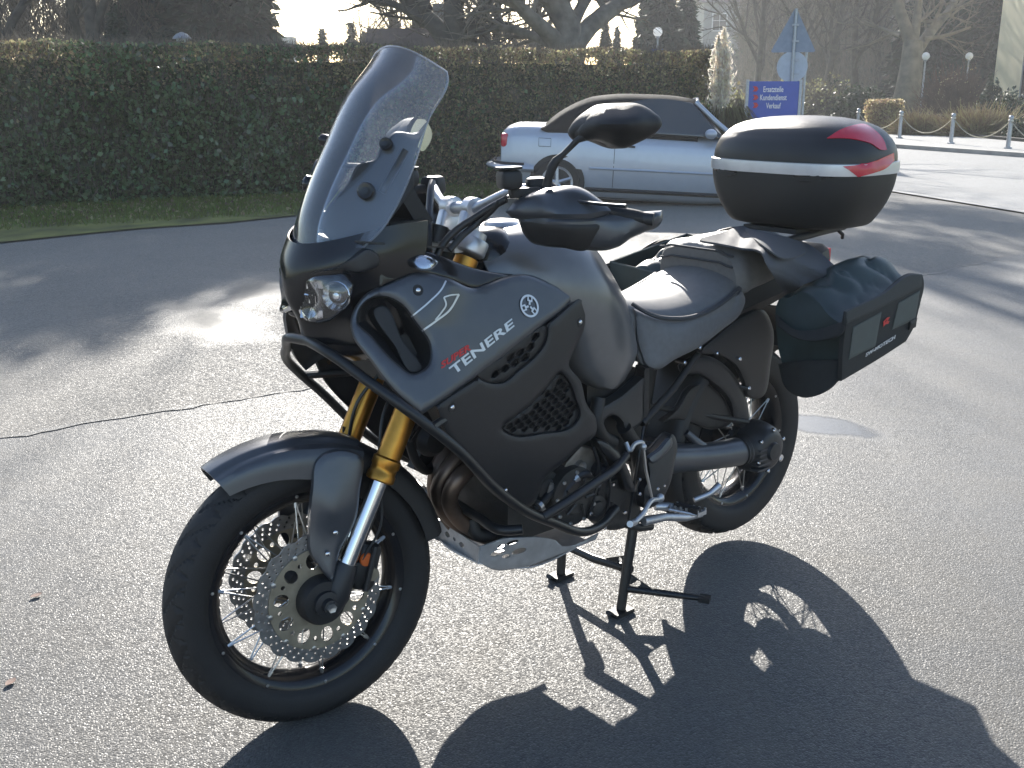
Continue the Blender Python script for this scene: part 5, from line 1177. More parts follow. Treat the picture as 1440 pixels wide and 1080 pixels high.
pil_s = [sec2([(1.345, 0, .985), (1.345, -.09, .98), (1.350, -.125, .965), (1.355, -.142, .93), (1.36, -.145, .885), (1.36, 0, .88)]),
         sec2([(1.365, 0, 1.003), (1.365, -.09, .998), (1.37, -.135, .982), (1.375, -.158, .94), (1.38, -.158, .88), (1.38, 0, .87)]),
         sec2([(1.44, 0, 1.006), (1.44, -.09, 1.002), (1.445, -.135, .99), (1.45, -.158, .95), (1.45, -.158, .89), (1.45, 0, .88)]),
         sec2([(1.54, 0, 1.012), (1.54, -.09, 1.008), (1.54, -.13, .995), (1.54, -.15, .955), (1.54, -.15, .90), (1.54, 0, .89)]),
         sec2([(1.64, 0, 1.015), (1.64, -.08, 1.01), (1.64, -.12, .995), (1.64, -.135, .96), (1.64, -.13, .91), (1.64, 0, .90)])]
pil = part('pillion_seat', loft(pil_s, 30, 44), M['vinyl'])
for zz, xx in ((.987, .0), (.955, .0)):
    ln = spline([(1.346+xx, y, zz-(.12*abs(y)**2)*4*(abs(y) > .1)) for y in np.linspace(-.14, .14, 13)], 30)
    part('seat_piping', MB().tube(ln, .0035, 6), M['vinyld'])

# ---------------------------------------------------------------- bars, guards, mirrors, hoses
for sg in (-1, 1):
    def s_(p): return np.array([p[0], p[1]*-sg, p[2]])
    bar = spline([s_(p) for p in ((.478, 0, 1.168), (.478, -.07, 1.169), (.485, -.115, 1.185), (.515, -.20, 1.212), (.545, -.265, 1.212))], 20)
    if sg < 0:
        full = spline([(.478, .0, 1.168), (.478, -.07, 1.169), (.485, -.115, 1.185), (.515, -.20, 1.212), (.545, -.265, 1.212)], 20)
        full = np.concatenate([(full*np.array([1, -1, 1]))[::-1], full[1:]])
        part('handlebar', MB().tube(full, [.0143 if abs(p[1]) < .09 else .0118 for p in full], 14), M['alu'], True)
    part('grip', MB().tube([s_((.545, -.265, 1.21)), s_((.56, -.285, 1.195)), s_((.63, -.39, 1.158)), s_((.66, -.432, 1.146)), s_((.67, -.445, 1.144))], [.02, .0165, .0165, .018, .014], 14), M['rubber'], True)
    part('bar_end', MB().tube([s_((.668, -.442, 1.146)), s_((.682, -.46, 1.143))], .0145, 12), M['greyd'], True)
    rs = MB().rbox(s_((.462, -.05, 1.125)), (.05, .034, .075), Matrix.Rotation(math.radians(20), 3, 'Y'))
    rs.add(*(lambda q: (q.verts(), q.f))(MB().lathe([(.02, -.018), (.026, -.016), (.026, .016), (.02, .018)], s_((.478, -.05, 1.168)), 'y', 18)))
    part('bar_riser', rs, M['alu'], True)
    # switch, reservoir, lever
    sw = MB().rbox(s_((.535, -.235, 1.215)), (.05, .055, .05), Matrix.Rotation(.5*sg, 3, 'Z')); part('switch_housing', sw, M['black'], True)
    rv = MB(); c = s_((.455, -.245, 1.238)); Rz = Matrix.Rotation(.35*sg, 3, 'Z')
    rv.rbox(c, (.048, .078, .042), Rz); rv.rbox(c+np.array([.04, 0, -.03]), (.07, .045, .022), Rz)
    o_ = part('fluid_reservoir', rv, M['black'], True); part('reservoir_cap', MB().rbox(c+np.array([0, 0, .0245]), (.05, .08, .006), Rz), M['greyd'], True, o_)
    lv = spline([s_(p) for p in ((.46, -.23, 1.20), (.51, -.31, 1.196), (.575, -.40, 1.182), (.61, -.455, 1.176))], 14)
    part('lever', MB().tube(lv, [.0065]*12+[.007, .008], 8, flat=.6), M['greyd'], True)
hg_up = [(712, 298, 1), (722, 286), (738, 275), (758, 267), (782, 263), (812, 262), (826, 268), (842, 279), (858, 291), (866, 297, 1), (856, 303), (838, 308), (800, 310), (760, 309), (733, 309), (720, 306)]
hg_d = [(712, 298, -.262), (733, 312, -.278), (758, 267, -.300), (812, 262, -.345), (866, 297, -.405), (800, 305, -.375), (770, 288, -.345), (747, 340, -.285), (825, 352, -.365), (887, 335, -.435), (927, 317, -.46), (931, 297, -.462), (900, 297, -.447), (800, 330, -.372)]
hg_lo = [(729, 306, 1), (760, 303), (800, 303), (838, 301), (857, 297), (868, 295), (884, 299), (900, 298), (931, 296, 1), (932, 308), (926, 318), (906, 327), (886, 336), (872, 346), (853, 352), (826, 352), (795, 349), (768, 347), (748, 341), (737, 328)]
for nm, ol, m_, pu in (('handguard', hg_lo, 'grey', 0), ('handguard_shell', hg_up, 'grey', -.004)):
    pair(nm, relief(ol, hg_d, proj=US, step=6, bev=9, bevd=.02, thick=.004, push=pu), M[m_], True)
q = relief([(733, 314), (770, 314), (822, 315), (846, 316), (838, 332), (826, 351), (790, 348), (765, 345), (748, 339), (738, 326)], hg_d, proj=US, push=-.0015, bev=4, bevd=.006, thick=.004)
pair('handguard_inset', q, M['black'], True)
mir_o = [(812, 186), (816, 176), (824, 166), (838, 155), (852, 147), (874, 145), (898, 146), (910, 151), (920, 158), (929, 166), (931, 175), (926, 183), (914, 192), (895, 202), (876, 209), (862, 206), (850, 201), (838, 197), (820, 197)]
_b = lambda x: -.36-(x-812)/119*.115
mir_t = tps([(x, y, _b(x)) for x, y in mir_o]+[(x, y, _b(x)-d) for x, y, d in ((838, 176, .030), (858, 174, .045), (880, 174, .048), (900, 172, .036), (870, 160, .03), (872, 190, .032))])
def mird(p):
    return mir_t(p)
mm = relief(mir_o, mird, proj=US, step=5, bev=4, bevd=.008, thick=.035)
def shift(o_, d): o_.location = d
shift(pair('mirror', mm, M['black'], True)[1], (-.03, .05, 0))
gl = relief([((x-872)*.94+872, (y-176)*.92+176) for x, y in mir_o], lambda p: -.36-(p[:, 0]-812)/119*.115, proj=US, step=10, bev=3, bevd=0, thick=.004, push=.030)
shift(pair('mirror_glass', gl, M['chrome'], True)[1], (-.03, .05, 0))
st = [US(822, 192, -.365), US(812, 197, -.353), US(792, 217, -.335), US(782, 226, -.325), US(776, 236, -.318), US(772, 248, -.312), US(769, 262, -.305)]
shift(pair('mirror_stem', MB().tube(st, [.010, .007, .006, .0095, .0105, .009, .011], 12), M['black'], True)[1], (-.02, .03, 0))
# hoses from bar to frame
for pts, r in (([(612, 364, -.13), (622, 345, -.13), (640, 325, -.14), (668, 306, -.165), (697, 288, -.20), (712, 280, -.22)], .0085),
               ([(632, 352, -.15), (650, 332, -.155), (672, 313, -.165), (690, 297, -.19), (702, 284, -.21)], .0075),
               ([(602, 352, -.02), (603, 320, .0), (604, 290, .04), (606, 265, .08), (608, 256, .10)], .009),
               ([(580, 345, .02), (578, 322, .04), (590, 305, .05), (602, 300, .03)], .006),
               ([(562, 330, .0), (575, 315, .02), (590, 300, .05)], .008)):
    part('control_hose', MB().tube(spline([U(*p) for p in pts], 22), r, 10), M['tubeblk'])
part('ignition_lock', MB().tube([(.40, 0, 1.09), (.415, 0, 1.13)], .022, 16), M['engine'], True)

# ---------------------------------------------------------------- engine, frame and lower parts
core = MB()
core.box((.62, 0, .62), (.30, .24, .34)); core.box((.70, 0, .43), (.40, .28, .20)); core.box((.62, 0, .84), (.30, .18, .14)); core.box((.92, 0, .56), (.22, .20, .26)); core.box((.48, 0, .66), (.12, .16, .14), Matrix.Rotation(-.5, 3, 'Y'))
eng = part('engine_block', core, M['engine'])
fins = MB()
for k in range(7): fins.box((.462+.008*k, 0, .56+.035*k), (.02, .26, .008))
part('cylinder_fins', fins, M['engine'], parent=eng)
def cyl(px, py, y0, y1, r0, r1, m, nm, n=32, rim=.008):
    c = U(px, py, y0); pr = [(.004, y0), (r0*.55, y0), (r0*.62, y0+.006), (r0*.85, y0+.006), (r0, y0+rim), (r1, y1)]
    return part(nm, MB().lathe([(r, yy) for r, yy in pr], (c[0], 0, c[2]), 'y', n), M[m], parent=eng)
cyl(812, 700, -.195, -.12, .078, .085, 'engine', 'alternator_cover')
cyl(770, 690, -.17, -.12, .05, .055, 'engine', 'cover_plate')
cyl(866, 690, -.185, -.10, .06, .066, 'black', 'gear_cover')
cyl(842, 716, -.19, -.10, .035, .04, 'engine', 'oil_filter')
def erel(nm, pts, y, m, **k):
    k.setdefault('bev', 4); k.setdefault('bevd', .008); k.setdefault('thick', .03)
    return part(nm, relief(pts, [y] if np.isscalar(y) else y, **k), M[m], parent=eng)
erel('bronze_casing', [(793, 656), (803, 642), (817, 627, 1), (835, 630, 1), (834, 668), (822, 674), (806, 670)], -.165, 'enginel')
q = MB().lathe([(.010, -.176), (.015, -.178), (.017, -.165)], (lambda c: (c[0], 0, c[2]))(U(816, 656, -.17)), 'y', 18); part('plug_ring', q, M['steel'], parent=eng)
erel('hose_clamp', [(789, 676, 1), (799, 667, 1), (808, 675, 1), (800, 685, 1)], -.185, 'steel', thick=.02)
part('water_hose', MB().tube(spline([U(803, 676, -.18), U(818, 667, -.185), U(834, 674, -.175), U(842, 690, -.165)], 14), .012, 12), M['greyd'], parent=eng)
part('water_hose', MB().tube(spline([U(788, 668, -.16), U(776, 690, -.17), U(764, 705, -.175), U(752, 716, -.17)], 14), .011, 12), M['black'], parent=eng)
erel('bronze_rib', [(767, 697, 1), (776, 678), (782, 684), (772, 708, 1)], -.178, 'enginel', thick=.015)
erel('bronze_rib', [(779, 706, 1), (793, 688), (799, 696), (786, 714, 1)], -.186, 'enginel', thick=.015)
erel('side_gear_case', [(846, 640), (872, 652), (886, 676), (896, 700), (900, 730), (880, 742), (850, 744), (838, 735), (852, 700), (845, 665)], -.16, 'engine')
for px, py in ((861, 681), (830, 722), (795, 742), (850, 742), (899, 674), (899, 694), (924, 687), (933, 683), (878, 720)):
    c = U(px, py, -.192); part('bolt', MB().lathe([(.001, -.006), (.004, -.006), (.006, -.003), (.006, .004)], c, 'y', 10), M['chrome'], parent=eng)
c0 = U(812, 700, -.19)
for k in range(9):
    a = 2*PI*k/9+.2; q = MB().lathe([(.001, -.007), (.0042, -.007), (.0058, -.004), (.0058, .01)], (c0[0]+.070*math.cos(a), -.186, c0[2]+.070*math.sin(a)), 'y', 8); part('bolt', q, M['steel'], parent=eng)
cr = MB()
for k in range(5):
    a = 2*PI*k/5; cr.tube([(c0[0]+.018*math.cos(a), -.202, c0[2]+.018*math.sin(a)), (c0[0]+.056*math.cos(a), -.199, c0[2]+.056*math.sin(a))], .0035, 6)
part('cover_ribs', cr, M['engine'], parent=eng)
c1 = U(848, 664, -.19); part('oil_filler_cap', MB().lathe([(.004, -.204), (.014, -.203), (.017, -.198), (.018, -.185), (.022, -.183), (.022, -.16)], (c1[0], 0, c1[2]), 'y', 12), M['greyd'], parent=eng)
for pts in ([(834, 628, -.19), (842, 655, -.195), (838, 690, -.2), (826, 728, -.19)], [(840, 626, -.185), (852, 650, -.195), (858, 690, -.2), (850, 735, -.185)], [(905, 600, -.16), (898, 640, -.18), (890, 690, -.18), (884, 730, -.17)], [(770, 660, -.17), (792, 640, -.17), (822, 622, -.17)]):
    part('wiring', MB().tube(spline([U(*p) for p in pts], 16), .0042, 7), M['tubeblk'])
for a, b in (((806, 675, -.18), (812, 670, -.183)), ((836, 677, -.175), (839, 681, -.172)), ((782, 680, -.165), (778, 686, -.168)), ((760, 709, -.176), (756, 713, -.177))):
    part('hose_band', MB().tube([U(*a), U(*b)], .0142, 12), M['steel'], parent=eng)
for px, py in ((757, 668), (752, 690), (786, 724), (764, 716)):
    c = U(px, py, -.176); part('bolt', MB().lathe([(.001, -.006), (.004, -.006), (.006, -.003), (.006, .012)], c, 'y', 10), M['steel'], parent=eng)
# crash-bar bracket and frame
erel('frame_bracket', [(838, 618), (850, 620), (868, 634), (880, 652), (888, 672), (892, 692), (880, 690), (872, 668), (860, 650), (846, 636)], [(838, 618, -.20), (868, 634, -.215), (892, 692, -.215), (860, 650, -.21)], 'tubeblk', bev=6, bevd=.012)
erel('frame_gusset', [(842, 577), (858, 566), (873, 557), (892, 541), (910, 527), (907, 548), (905, 572), (904, 592), (890, 604), (879, 608), (877, 596), (862, 584), (852, 588), (846, 600), (838, 600)], [(842, 577, -.17), (910, 527, -.14), (904, 592, -.15), (879, 608, -.17)], 'greyd')
erel('frame_strut', [(905, 516, 1), (913, 514, 1), (913, 596, 1), (904, 600, 1)], -.145, 'black', thick=.03)
part('frame_tube', MB().tube(spline([U(878, 602, -.16), U(893, 628, -.16), U(900, 660, -.15), U(905, 700, -.14)], 12), .02, 14), M['black'])
part('frame_tube', MB().tube(spline([U(842, 560, -.16), U(838, 590, -.17), U(846, 612, -.17), U(862, 622, -.16)], 12), .018, 14), M['black'])
part('subframe_tube', MB().tube([U(903, 595, -.14), U(948, 545, -.13), U(1000, 470, -.12), U(1060, 420, -.11)], .011, 10), M['black'])
erel('heel_plate', [(911, 646), (926, 630), (947, 611), (952, 622), (949, 648), (940, 686), (926, 708), (908, 716), (905, 690), (913, 668)], [(911, 646, -.18), (947, 611, -.175), (940, 686, -.20), (908, 716, -.195)], 'greyd', bev=5)
erel('heel_plate', [(911, 647), (928, 630), (944, 614), (946, 622), (932, 642), (917, 652)], [(911, 646, -.19), (947, 611, -.185), (932, 642, -.196)], 'grey', thick=.008, bev=3)
# subframe side covers, hugger
pair('tail_side_cover', relief([(984, 496), (1008, 472), (1042, 446), (1074, 436), (1086, 458), (1084, 510), (1068, 560), (1054, 560), (1046, 538), (1034, 514), (1012, 500)], [(984, 496, -.15), (1074, 436, -.15), (1084, 510, -.135), (1054, 560, -.115), (1034, 514, -.14)], bev=5, bevd=.01, thick=.012), M['greyd'])
pair('hugger', relief([(960, 516), (972, 506), (993, 500), (1012, 508), (1028, 522), (1041, 541), (1052, 572), (1052, 594), (1044, 604), (1034, 592), (1026, 564), (1004, 540), (982, 526), (964, 526)], [(960, 516, -.115), (1012, 508, -.12), (1052, 594, -.105), (1004, 540, -.118)], bev=5, bevd=.012, thick=.02), M['greyd'])
pair('hugger_inner', relief([(972, 546), (990, 538), (1010, 551), (1024, 570), (1030, 592), (1000, 604), (975, 596), (950, 590), (932, 594), (954, 574)], [-.095], bev=4, bevd=.008, thick=.02), M['black'])
hs = lambda t: spline([(-.095, .33), (-.09, .352), (-.07, .362), (0, .366), (.07, .362), (.09, .352), (.095, .33)], 15)
part('hugger_arch', shell(arch(205, 92, 20, lambda t: hs(t), (1.54, 0, .3553)), -.004), M['black'])
part('shock_absorber', MB().tube([(1.10, 0, .42), (1.12, 0, .50), (1.17, 0, .74)], [.03, .032, .03], 14), M['black'])
for px, py in ((963, 510), (1009, 497), (1040, 505), (1053, 546), (985, 489)):
    c = U(px, py, -.155); part('bolt', MB().lathe([(.001, -.005), (.004, -.005), (.0065, -.002), (.0065, .03)], c, 'y', 10), M['chrome'])
# rear body behind the seat
tail = MB().rings([[(x, y*w, z0+(z1-z0)*k) for y, k in ((-1, .35), (-.9, .8), (-.6, 1), (.6, 1), (.9, .8), (1, .35), (.8, 0), (-.8, 0))] for x, w, z0, z1 in ((1.25, .12, .74, .86), (1.42, .13, .77, .885), (1.60, .125, .80, .90), (1.80, .11, .84, .93), (1.93, .08, .88, .95))])
part('tail_body', tail, M['black'])
part('tail_light', MB().box((1.94, 0, .91), (.03, .13, .05)), M['red'])
part('number_plate_bracket', MB().box((1.90, 0, .72), (.012, .18, .26), Matrix.Rotation(.35, 3, 'Y')), M['black'])
part('rear_mudguard', shell(arch(70, 30, 12, lambda t: spline([(-.09, .40), (-.085, .43), (0, .44), (.085, .43), (.09, .40)], 11), (1.54, 0, .3553)), -.004), M['black'])
# swingarm with shaft drive on the near side
sw_pts = spline([(1.02, -.105, .43), (1.12, -.115, .41), (1.25, -.12, .385), (1.40, -.125, .365), (1.47, -.125, .358)], 14)
swing = part('swingarm', MB().tube(sw_pts, [.052, .050, .048, .046, .044, .043, .042, .042, .042, .042, .043, .044, .045, .046], 20), M['grey'])
part('swingarm_strut', MB().tube(spline([U(1005, 637, -.125), U(985, 626, -.12), U(965, 608, -.10)], 8), [.02, .018, .016, .015, .014, .013, .012, .011], 10), M['grey'], parent=swing)
part('swingarm_leg', MB().tube([(1.02, .105, .43), (1.25, .125, .39), (1.54, .125, .3553)], [.045, .034, .03], 14), M['grey'], parent=swing)
part('swingarm_bridge', MB().tube([(1.08, -.11, .425), (1.08, .11, .425)], .05, 14), M['black'], parent=swing)
part('shaft_boot', MB().lathe([(.042, 0), (.05, .004), (.044, .012), (.05, .02), (.044, .028), (.05, .036), (.042, .044)], (0, 0, 0), 'x', 20).fn(lambda v: v+np.array([1.435, -.125, .362])), M['black'], parent=swing)
drv = MB().lathe([(.006, -.192), (.026, -.19), (.03, -.18), (.05, -.178), (.062, -.172), (.075, -.155), (.082, -.125), (.084, -.09), (.07, -.07), (.05, -.062)], (1.545, 0, .352), 'y', 32)
drv_o = part('final_drive', drv, M['alu'] if 0 else M['greyd'], parent=bike)
rb = MB()
for k in range(5): rb.box((1.505+.002*k, -.165, .30+.016*k), (.06, .03, .005))
part('drive_ribs', rb, M['grey'], parent=drv_o)
for a in range(6):
    c = (1.545+.066*math.cos(a*PI/3+.4), -.172, .352+.066*math.sin(a*PI/3+.4)); part('bolt', MB().lathe([(.001, -.006), (.004, -.006), (.0065, -.003), (.0065, .006)], c, 'y', 10), M['chrome'], parent=drv_o)
part('drain_plug', MB().lathe([(.003, -.012), (.012, -.01), (.013, .0)], (1.60, -.165, .315), 'y', 8), M['chrome'], parent=drv_o)
part('torque_rod', MB().tube([(1.10, -.06, .56), (1.50, -.11, .44)], .009, 8), M['black'])
part('muffler', MB().tube(spline([(1.0, .13, .42), (1.2, .18, .46), (1.4, .21, .52), (1.75, .235, .62), (1.85, .24, .65)], 16), [.028]*4+[.04, .055, .06, .062, .062, .062, .062, .062, .06, .058, .05, .03], 18), M['steel'])
# pegs, shift linkage
peg = MB().tube([U(921, 712, -.18), U(940, 712, -.20), U(947, 714, -.215)], .012, 10)
for k in range(6):
    t = k/5; a = np.array(U(947, 714, -.215)); b = np.array(U(986, 722, -.285)); c = a*(1-t)+b*t; peg.box(c, (.036, .008, .012)); peg.box(c+np.array([.016, 0, .008]), (.004, .006, .01)); peg.box(c+np.array([-.016, 0, .008]), (.004, .006, .01))
a = np.array(U(947, 714, -.215)); b = np.array(U(986, 722, -.285)); dx = np.array([.018, 0, 0])
peg.tube([a-dx, b-dx, b+dx, a+dx], .004, 6)
pair('footpeg', peg, M['alu'])
part('footpeg_rubber', MB().box((a+b)/2+np.array([0, 0, .008]), (.024, .075, .014), Matrix.Rotation(.15, 3, 'Z')), M['rubber'])
part('shift_rod', MB().tube([U(905, 630, -.205), U(908, 660, -.21), U(917, 702, -.215)], .004, 8), M['steel'])
lv = MB().tube(spline([U(880, 622, -.18), U(886, 634, -.195), U(893, 624, -.2), U(903, 622, -.205), U(906, 632, -.205)], 14), .006, 8); lv.ball(U(905, 628, -.208), .009, 10, 6)
part('shift_arm', lv, M['alu'])
lv = MB().tube(spline([U(925, 702, -.205), U(915, 705, -.22), U(903, 724, -.235), U(893, 734, -.24)], 12), [.007]*12, 8); lv.tube([U(893, 734, -.235), U(886, 737, -.27)], .009, 10); lv.ball(U(928, 700, -.2), .013, 12, 8)
part('shift_lever', lv, M['alu'])
part('side_stand', MB().tube([U(905, 733, -.17), U(935, 727, -.18), U(965, 728, -.18), U(985, 722, -.17)], [.014, .012, .011, .012], 10), M['alu'])
part('passenger_peg', MB().tube([U(976, 703, -.17), U(998, 694, -.19), U(1012, 682, -.20)], [.008, .009, .012], 10), M['alu'])
part('stand_spring', MB().tube([U(878, 736, -.15), U(900, 742, -.16), U(915, 740, -.15)], .012, 10), M['engine'])
# headers
for pts in ([(668, 612, -.03), (646, 640, -.035), (625, 668, -.03), (616, 690, -.02), (624, 715, -.02), (660, 745, -.02), (700, 760, -.02)],
            [(690, 638, -.08), (662, 657, -.08), (640, 680, -.075), (632, 700, -.06), (644, 728, -.05), (680, 752, -.05)],
            [(640, 620, .06), (625, 640, .06), (614, 665, .06), (612, 690, .06), (622, 715, .05), (640, 740, .04)]):
    part('exhaust_header', MB().tube(spline([U(*p) for p in pts], 22), .0215, 16), M['header'])
part('horn', MB().lathe([(.005, -.03), (.03, -.026), (.042, -.01), (.044, 0), (.02, .012)], U(606, 618, .02), 'y', 24), M['black'])
part('horn_bracket', MB().tube([U(588, 598, .03), U(577, 615, .02), U(574, 620, .02)], .006, 8), M['chrome'])
part('regulator', MB().box(U(592, 650, .10), (.05, .03, .05), Matrix.Rotation(.6, 3, 'Y')), M['black'])
part('oil_cooler_pipe', MB().tube(spline([U(575, 620, .05), U(585, 648, .05), U(600, 662, .06), U(622, 640, .08)], 14), .012, 10), M['black'])
part('lower_hose', MB().tube(spline([U(664, 730, -.06), U(668, 748, -.07), U(690, 752, -.08), U(700, 740, -.07)], 14), .018, 12), M['black'])
# crash bars
bar_px = [(462, 496, -.09), (480, 508, -.12), (500, 523, -.15), (530, 545, -.20), (560, 567, -.24), (600, 597, -.27), (640, 629, -.285), (700, 690, -.285), (745, 722, -.275), (775, 734, -.265), (822, 748, -.25), (846, 738, -.225), (866, 715, -.19)]
near = [U(*p) for p in bar_px]; front = near[0]
path = spline([(.042, 0, .909)]+near, 60)
full = np.concatenate([(path*np.array([1, -1, 1]))[::-1], path[1:]])
cb = part('crash_bar', MB().tube(full, .0118, 14), M['tubeblk'])
br = spline([U(762, 728, -.27), U(800, 704, -.262), U(838, 678, -.245), U(866, 658, -.225), U(880, 640, -.20)], 16)
for sg in (1, -1):
    part('crash_bar_stay', MB().tube(br*np.array([1, sg, 1]), .0125, 12), M['tubeblk'], parent=cb)
    part('crash_bar_clamp', MB().tube([np.array(U(607, 601, -.277))*np.array([1, sg, 1]), np.array(U(655, 570, -.20))*np.array([1, sg, 1])], .010, 8), M['tubeblk'], parent=cb)
low = spline([U(735, 744, -.262), U(712, 746, -.235), U(672, 727, -.12), U(636, 705, 0), U(597, 691, .13), U(584, 680, .19)], 24)
part('crash_bar_crossbar', MB().tube(low, .0125, 12), M['tubeblk'], parent=cb)
# skid plate
sk_side = [(675, 769, 1), (709, 757, 1), (770, 757), (782, 760), (790, 768), (800, 768), (842, 750, 1), (838, 759, 1), (773, 785), (744, 796, 1), (693, 801), (673, 791, 1)]
def ell(cx, cy, a, b, ang):
    t = np.linspace(0, 2*PI, 14, endpoint=False); c, s = math.cos(ang), math.sin(ang)
    return [(cx+a*math.cos(q)*c-b*math.sin(q)*s, cy+a*math.cos(q)*s+b*math.sin(q)*c, 1) for q in t]
sk_d = [(675, 769, -.118), (673, 791, -.112), (709, 757, -.15), (842, 750, -.15), (744, 796, -.135)]
sk = relief(sk_side, sk_d, [ell(700, 778, 11, 3.6, -.3), ell(730, 775, 11, 3.6, -.3), ell(721, 763, 9, 3, -.3), ell(705, 769, 6, 3, -.3), ell(712, 782, 6, 3, -.2)], step=6, bev=2, bevd=.002, thick=.004, hbev=False)
skp = pair('skid_plate', sk, M['skid'])[0]
f = np.array([U(608, 724, .125), U(675, 769, -.115), U(673, 791, -.112), U(615, 755, .122)])
fr = lambda a, b: (f[0]*(1-a)+f[1]*a)*(1-b)+(f[3]*(1-a)+f[2]*a)*b
def frontmap(v): return np.array([fr(x, z)+np.array([.004*y*250, 0, 0]) for x, y, z in v])
pf = plate([np.array([(0, 0), (1, 0), (1, 1), (0, 1)])]+[circ(.31, .5, .055, 12, .16, .1), circ(.63, .55, .055, 12, .16, .1), circ(.47, .5, .03, 10, .1)], .004)
part('skid_plate_front', pf.fn(frontmap), M['skid'])
zb = .236
bt = grid_surf([[U(673, 791, -.112), (f[2][0], 0, f[2][2]-.004), f[3]], [(.58, -.135, .243), (.58, 0, .24), (.58, .135, .243)], [(.78, -.145, .262), (.78, 0, .262), (.78, .145, .262)]], 10, 8, .004)
part('skid_plate_floor', bt, M['skid'])
# centre stand
cs = MB()
legN = [(.968, -.14, .285), (.935, -.147, .14), (.908, -.152, .015)]; legF = [(.968, .14, .285), (.95, .138, .14), (.934, .128, .015)]
for L in (legN, legF): cs.tube(L, [.015, .0145, .014], 12)
cs.tube([(.955, -.143, .12), (.948, 0, .105), (.955, .138, .10)], .013, 10)
cs.tube([(.968, -.16, .285), (.968, .16, .285)], .018, 12)
stand = part('centre_stand', cs, M['tubeblk'])
for L, sg in ((legN, -1), (legF, 1)):
    p = np.array(L[-1]); fb = MB().box((p[0]+.0, p[1], .008), (.07, .042, .012)); fb.tube([(p[0]-.035, p[1], .008), (p[0]-.05, p[1], .02)], .012, 8, flat=.6)
    part('stand_foot', fb, M['black'], parent=stand)
def quadplate(nm, pts, holes, th=.006):
    A = np.array(pts); o0 = A[0]; ex = A[1]-A[0]; lx = np.linalg.norm(ex); ex /= lx; nn = np.cross(ex, A[2]-A[0]); nn /= np.linalg.norm(nn); ey = np.cross(nn, ex)
    P2 = np.array([((p-o0)@ex, (p-o0)@ey) for p in A]); c = P2.mean(0)
    hs_ = [circ(c[0]+(P2[:, 0].max()-P2[:, 0].min())*dx, c[1]+(P2[:, 1].max()-P2[:, 1].min())*dy, r, 10) for dx, dy, r in holes]
    part(nm, plate([P2]+hs_, th).fn(lambda v: o0+np.outer(v[:, 0], ex)+np.outer(v[:, 2], ey)+np.outer(v[:, 1], nn)), M['black'], parent=stand)
quadplate('stand_gusset', [UX(848, 785, .952), UX(883, 780, .948), UX(876, 806, .945)], [(-.12, .1, .006), (.06, .12, .006), (.12, -.1, .010)])
tA, tB = np.array([.922, -.15, .075]), np.array(U(991, 842, -.325))
quadplate('stand_gusset', [np.array([.932, -.148, .125]), np.array(tA)-np.array([0, 0, .005]), tA+(tB-tA)*.42], [(-.1, .05, .008), (.05, -.03, .009), (.12, -.15, .006)])
part('stand_lever', MB().tube([tA, tA+(tB-tA)*.5, tB], [.011, .010, .008], 10), M['tubeblk'], parent=stand)
part('lever_pad', MB().box(tB, (.03, .03, .014), Matrix.Rotation(.5, 3, 'Z')), M['rubber'], parent=stand)
# rack
rk = MB()
for sg in (-1, 1): rk.tube(spline([(1.50, sg*.12, .93), (1.58, sg*.125, .985), (1.75, sg*.115, 1.0), (1.98, sg*.09, 1.005)], 12), .011, 10)
rk.tube([(1.60, -.12, .99), (1.60, .12, .99)], .01, 8); rk.tube([(1.98, -.09, 1.005), (1.98, .09, 1.005)], .01, 8); rk.box((1.83, 0, 1.012), (.26, .20, .014))
for sg in (-1, 1): rk.tube([(1.93, sg*.10, 1.0), (1.945, sg*.11, .985), (1.96, sg*.10, .972)], .006, 8)
part('luggage_rack', rk, M['black'])

# ================================================================== LUGGAGE (rests on the machine)
TC = (1.855, 0, 0)
def sering(z, a, b, n=3.2, N=72, cx=TC[0], off=0):
    t = np.linspace(0, 2*PI, N, endpoint=False); c, s = np.cos(t), np.sin(t)
    return np.stack([cx+(a+off)*np.sign(c)*np.abs(c)**(2/n), (b+off)*np.sign(s)*np.abs(s)**(2/n), 0*t+z], 1)
case = thing('top_case', 'large black hard top case with silver band and red reflectors on the rear rack', 'luggage case', (1.855, 0, 1.02))
def srings(L, **k):
    zs = np.array(L); q = spline(zs, 26); return MB().rings([sering(z, a, b) for z, a, b in q])
mk('base_shell', srings([(1.022, .135, .195), (1.027, .150, .212), (1.06, .172, .238), (1.11, .189, .265), (1.16, .197, .28), (1.191, .199, .284)]), M['caselow'], case)
band = mk('silver_band', MB().rings([sering(1.189, .1985, .2835), sering(1.190, .2025, .2875), sering(1.208, .204, .289), sering(1.224, .2025, .2875), sering(1.226, .198, .283)]), M['silver'], case)
lid = mk('lid', MB().rings([sering(z, a, b, 3.0) for z, a, b in [(1.224, .199, .284), (1.236, .199, .284), (1.25, .1975, .282), (1.265, .194, .278), (1.28, .188, .271), (1.292, .182, .263), (1.298, .176, .256), (1.304, .172, .252), (1.315, .163, .24), (1.327, .149, .222), (1.338, .13, .195), (1.347, .106, .16), (1.354, .075, .115), (1.358, .04, .062), (1.359, .012, .018)]]), M['case'], case, 50)
LB = bvh_of([lid]); BB = bvh_of([band]); SB = bvh_of([bpy.data.objects['base_shell']]); CB = bvh_of([lid, band, bpy.data.objects['base_shell']])
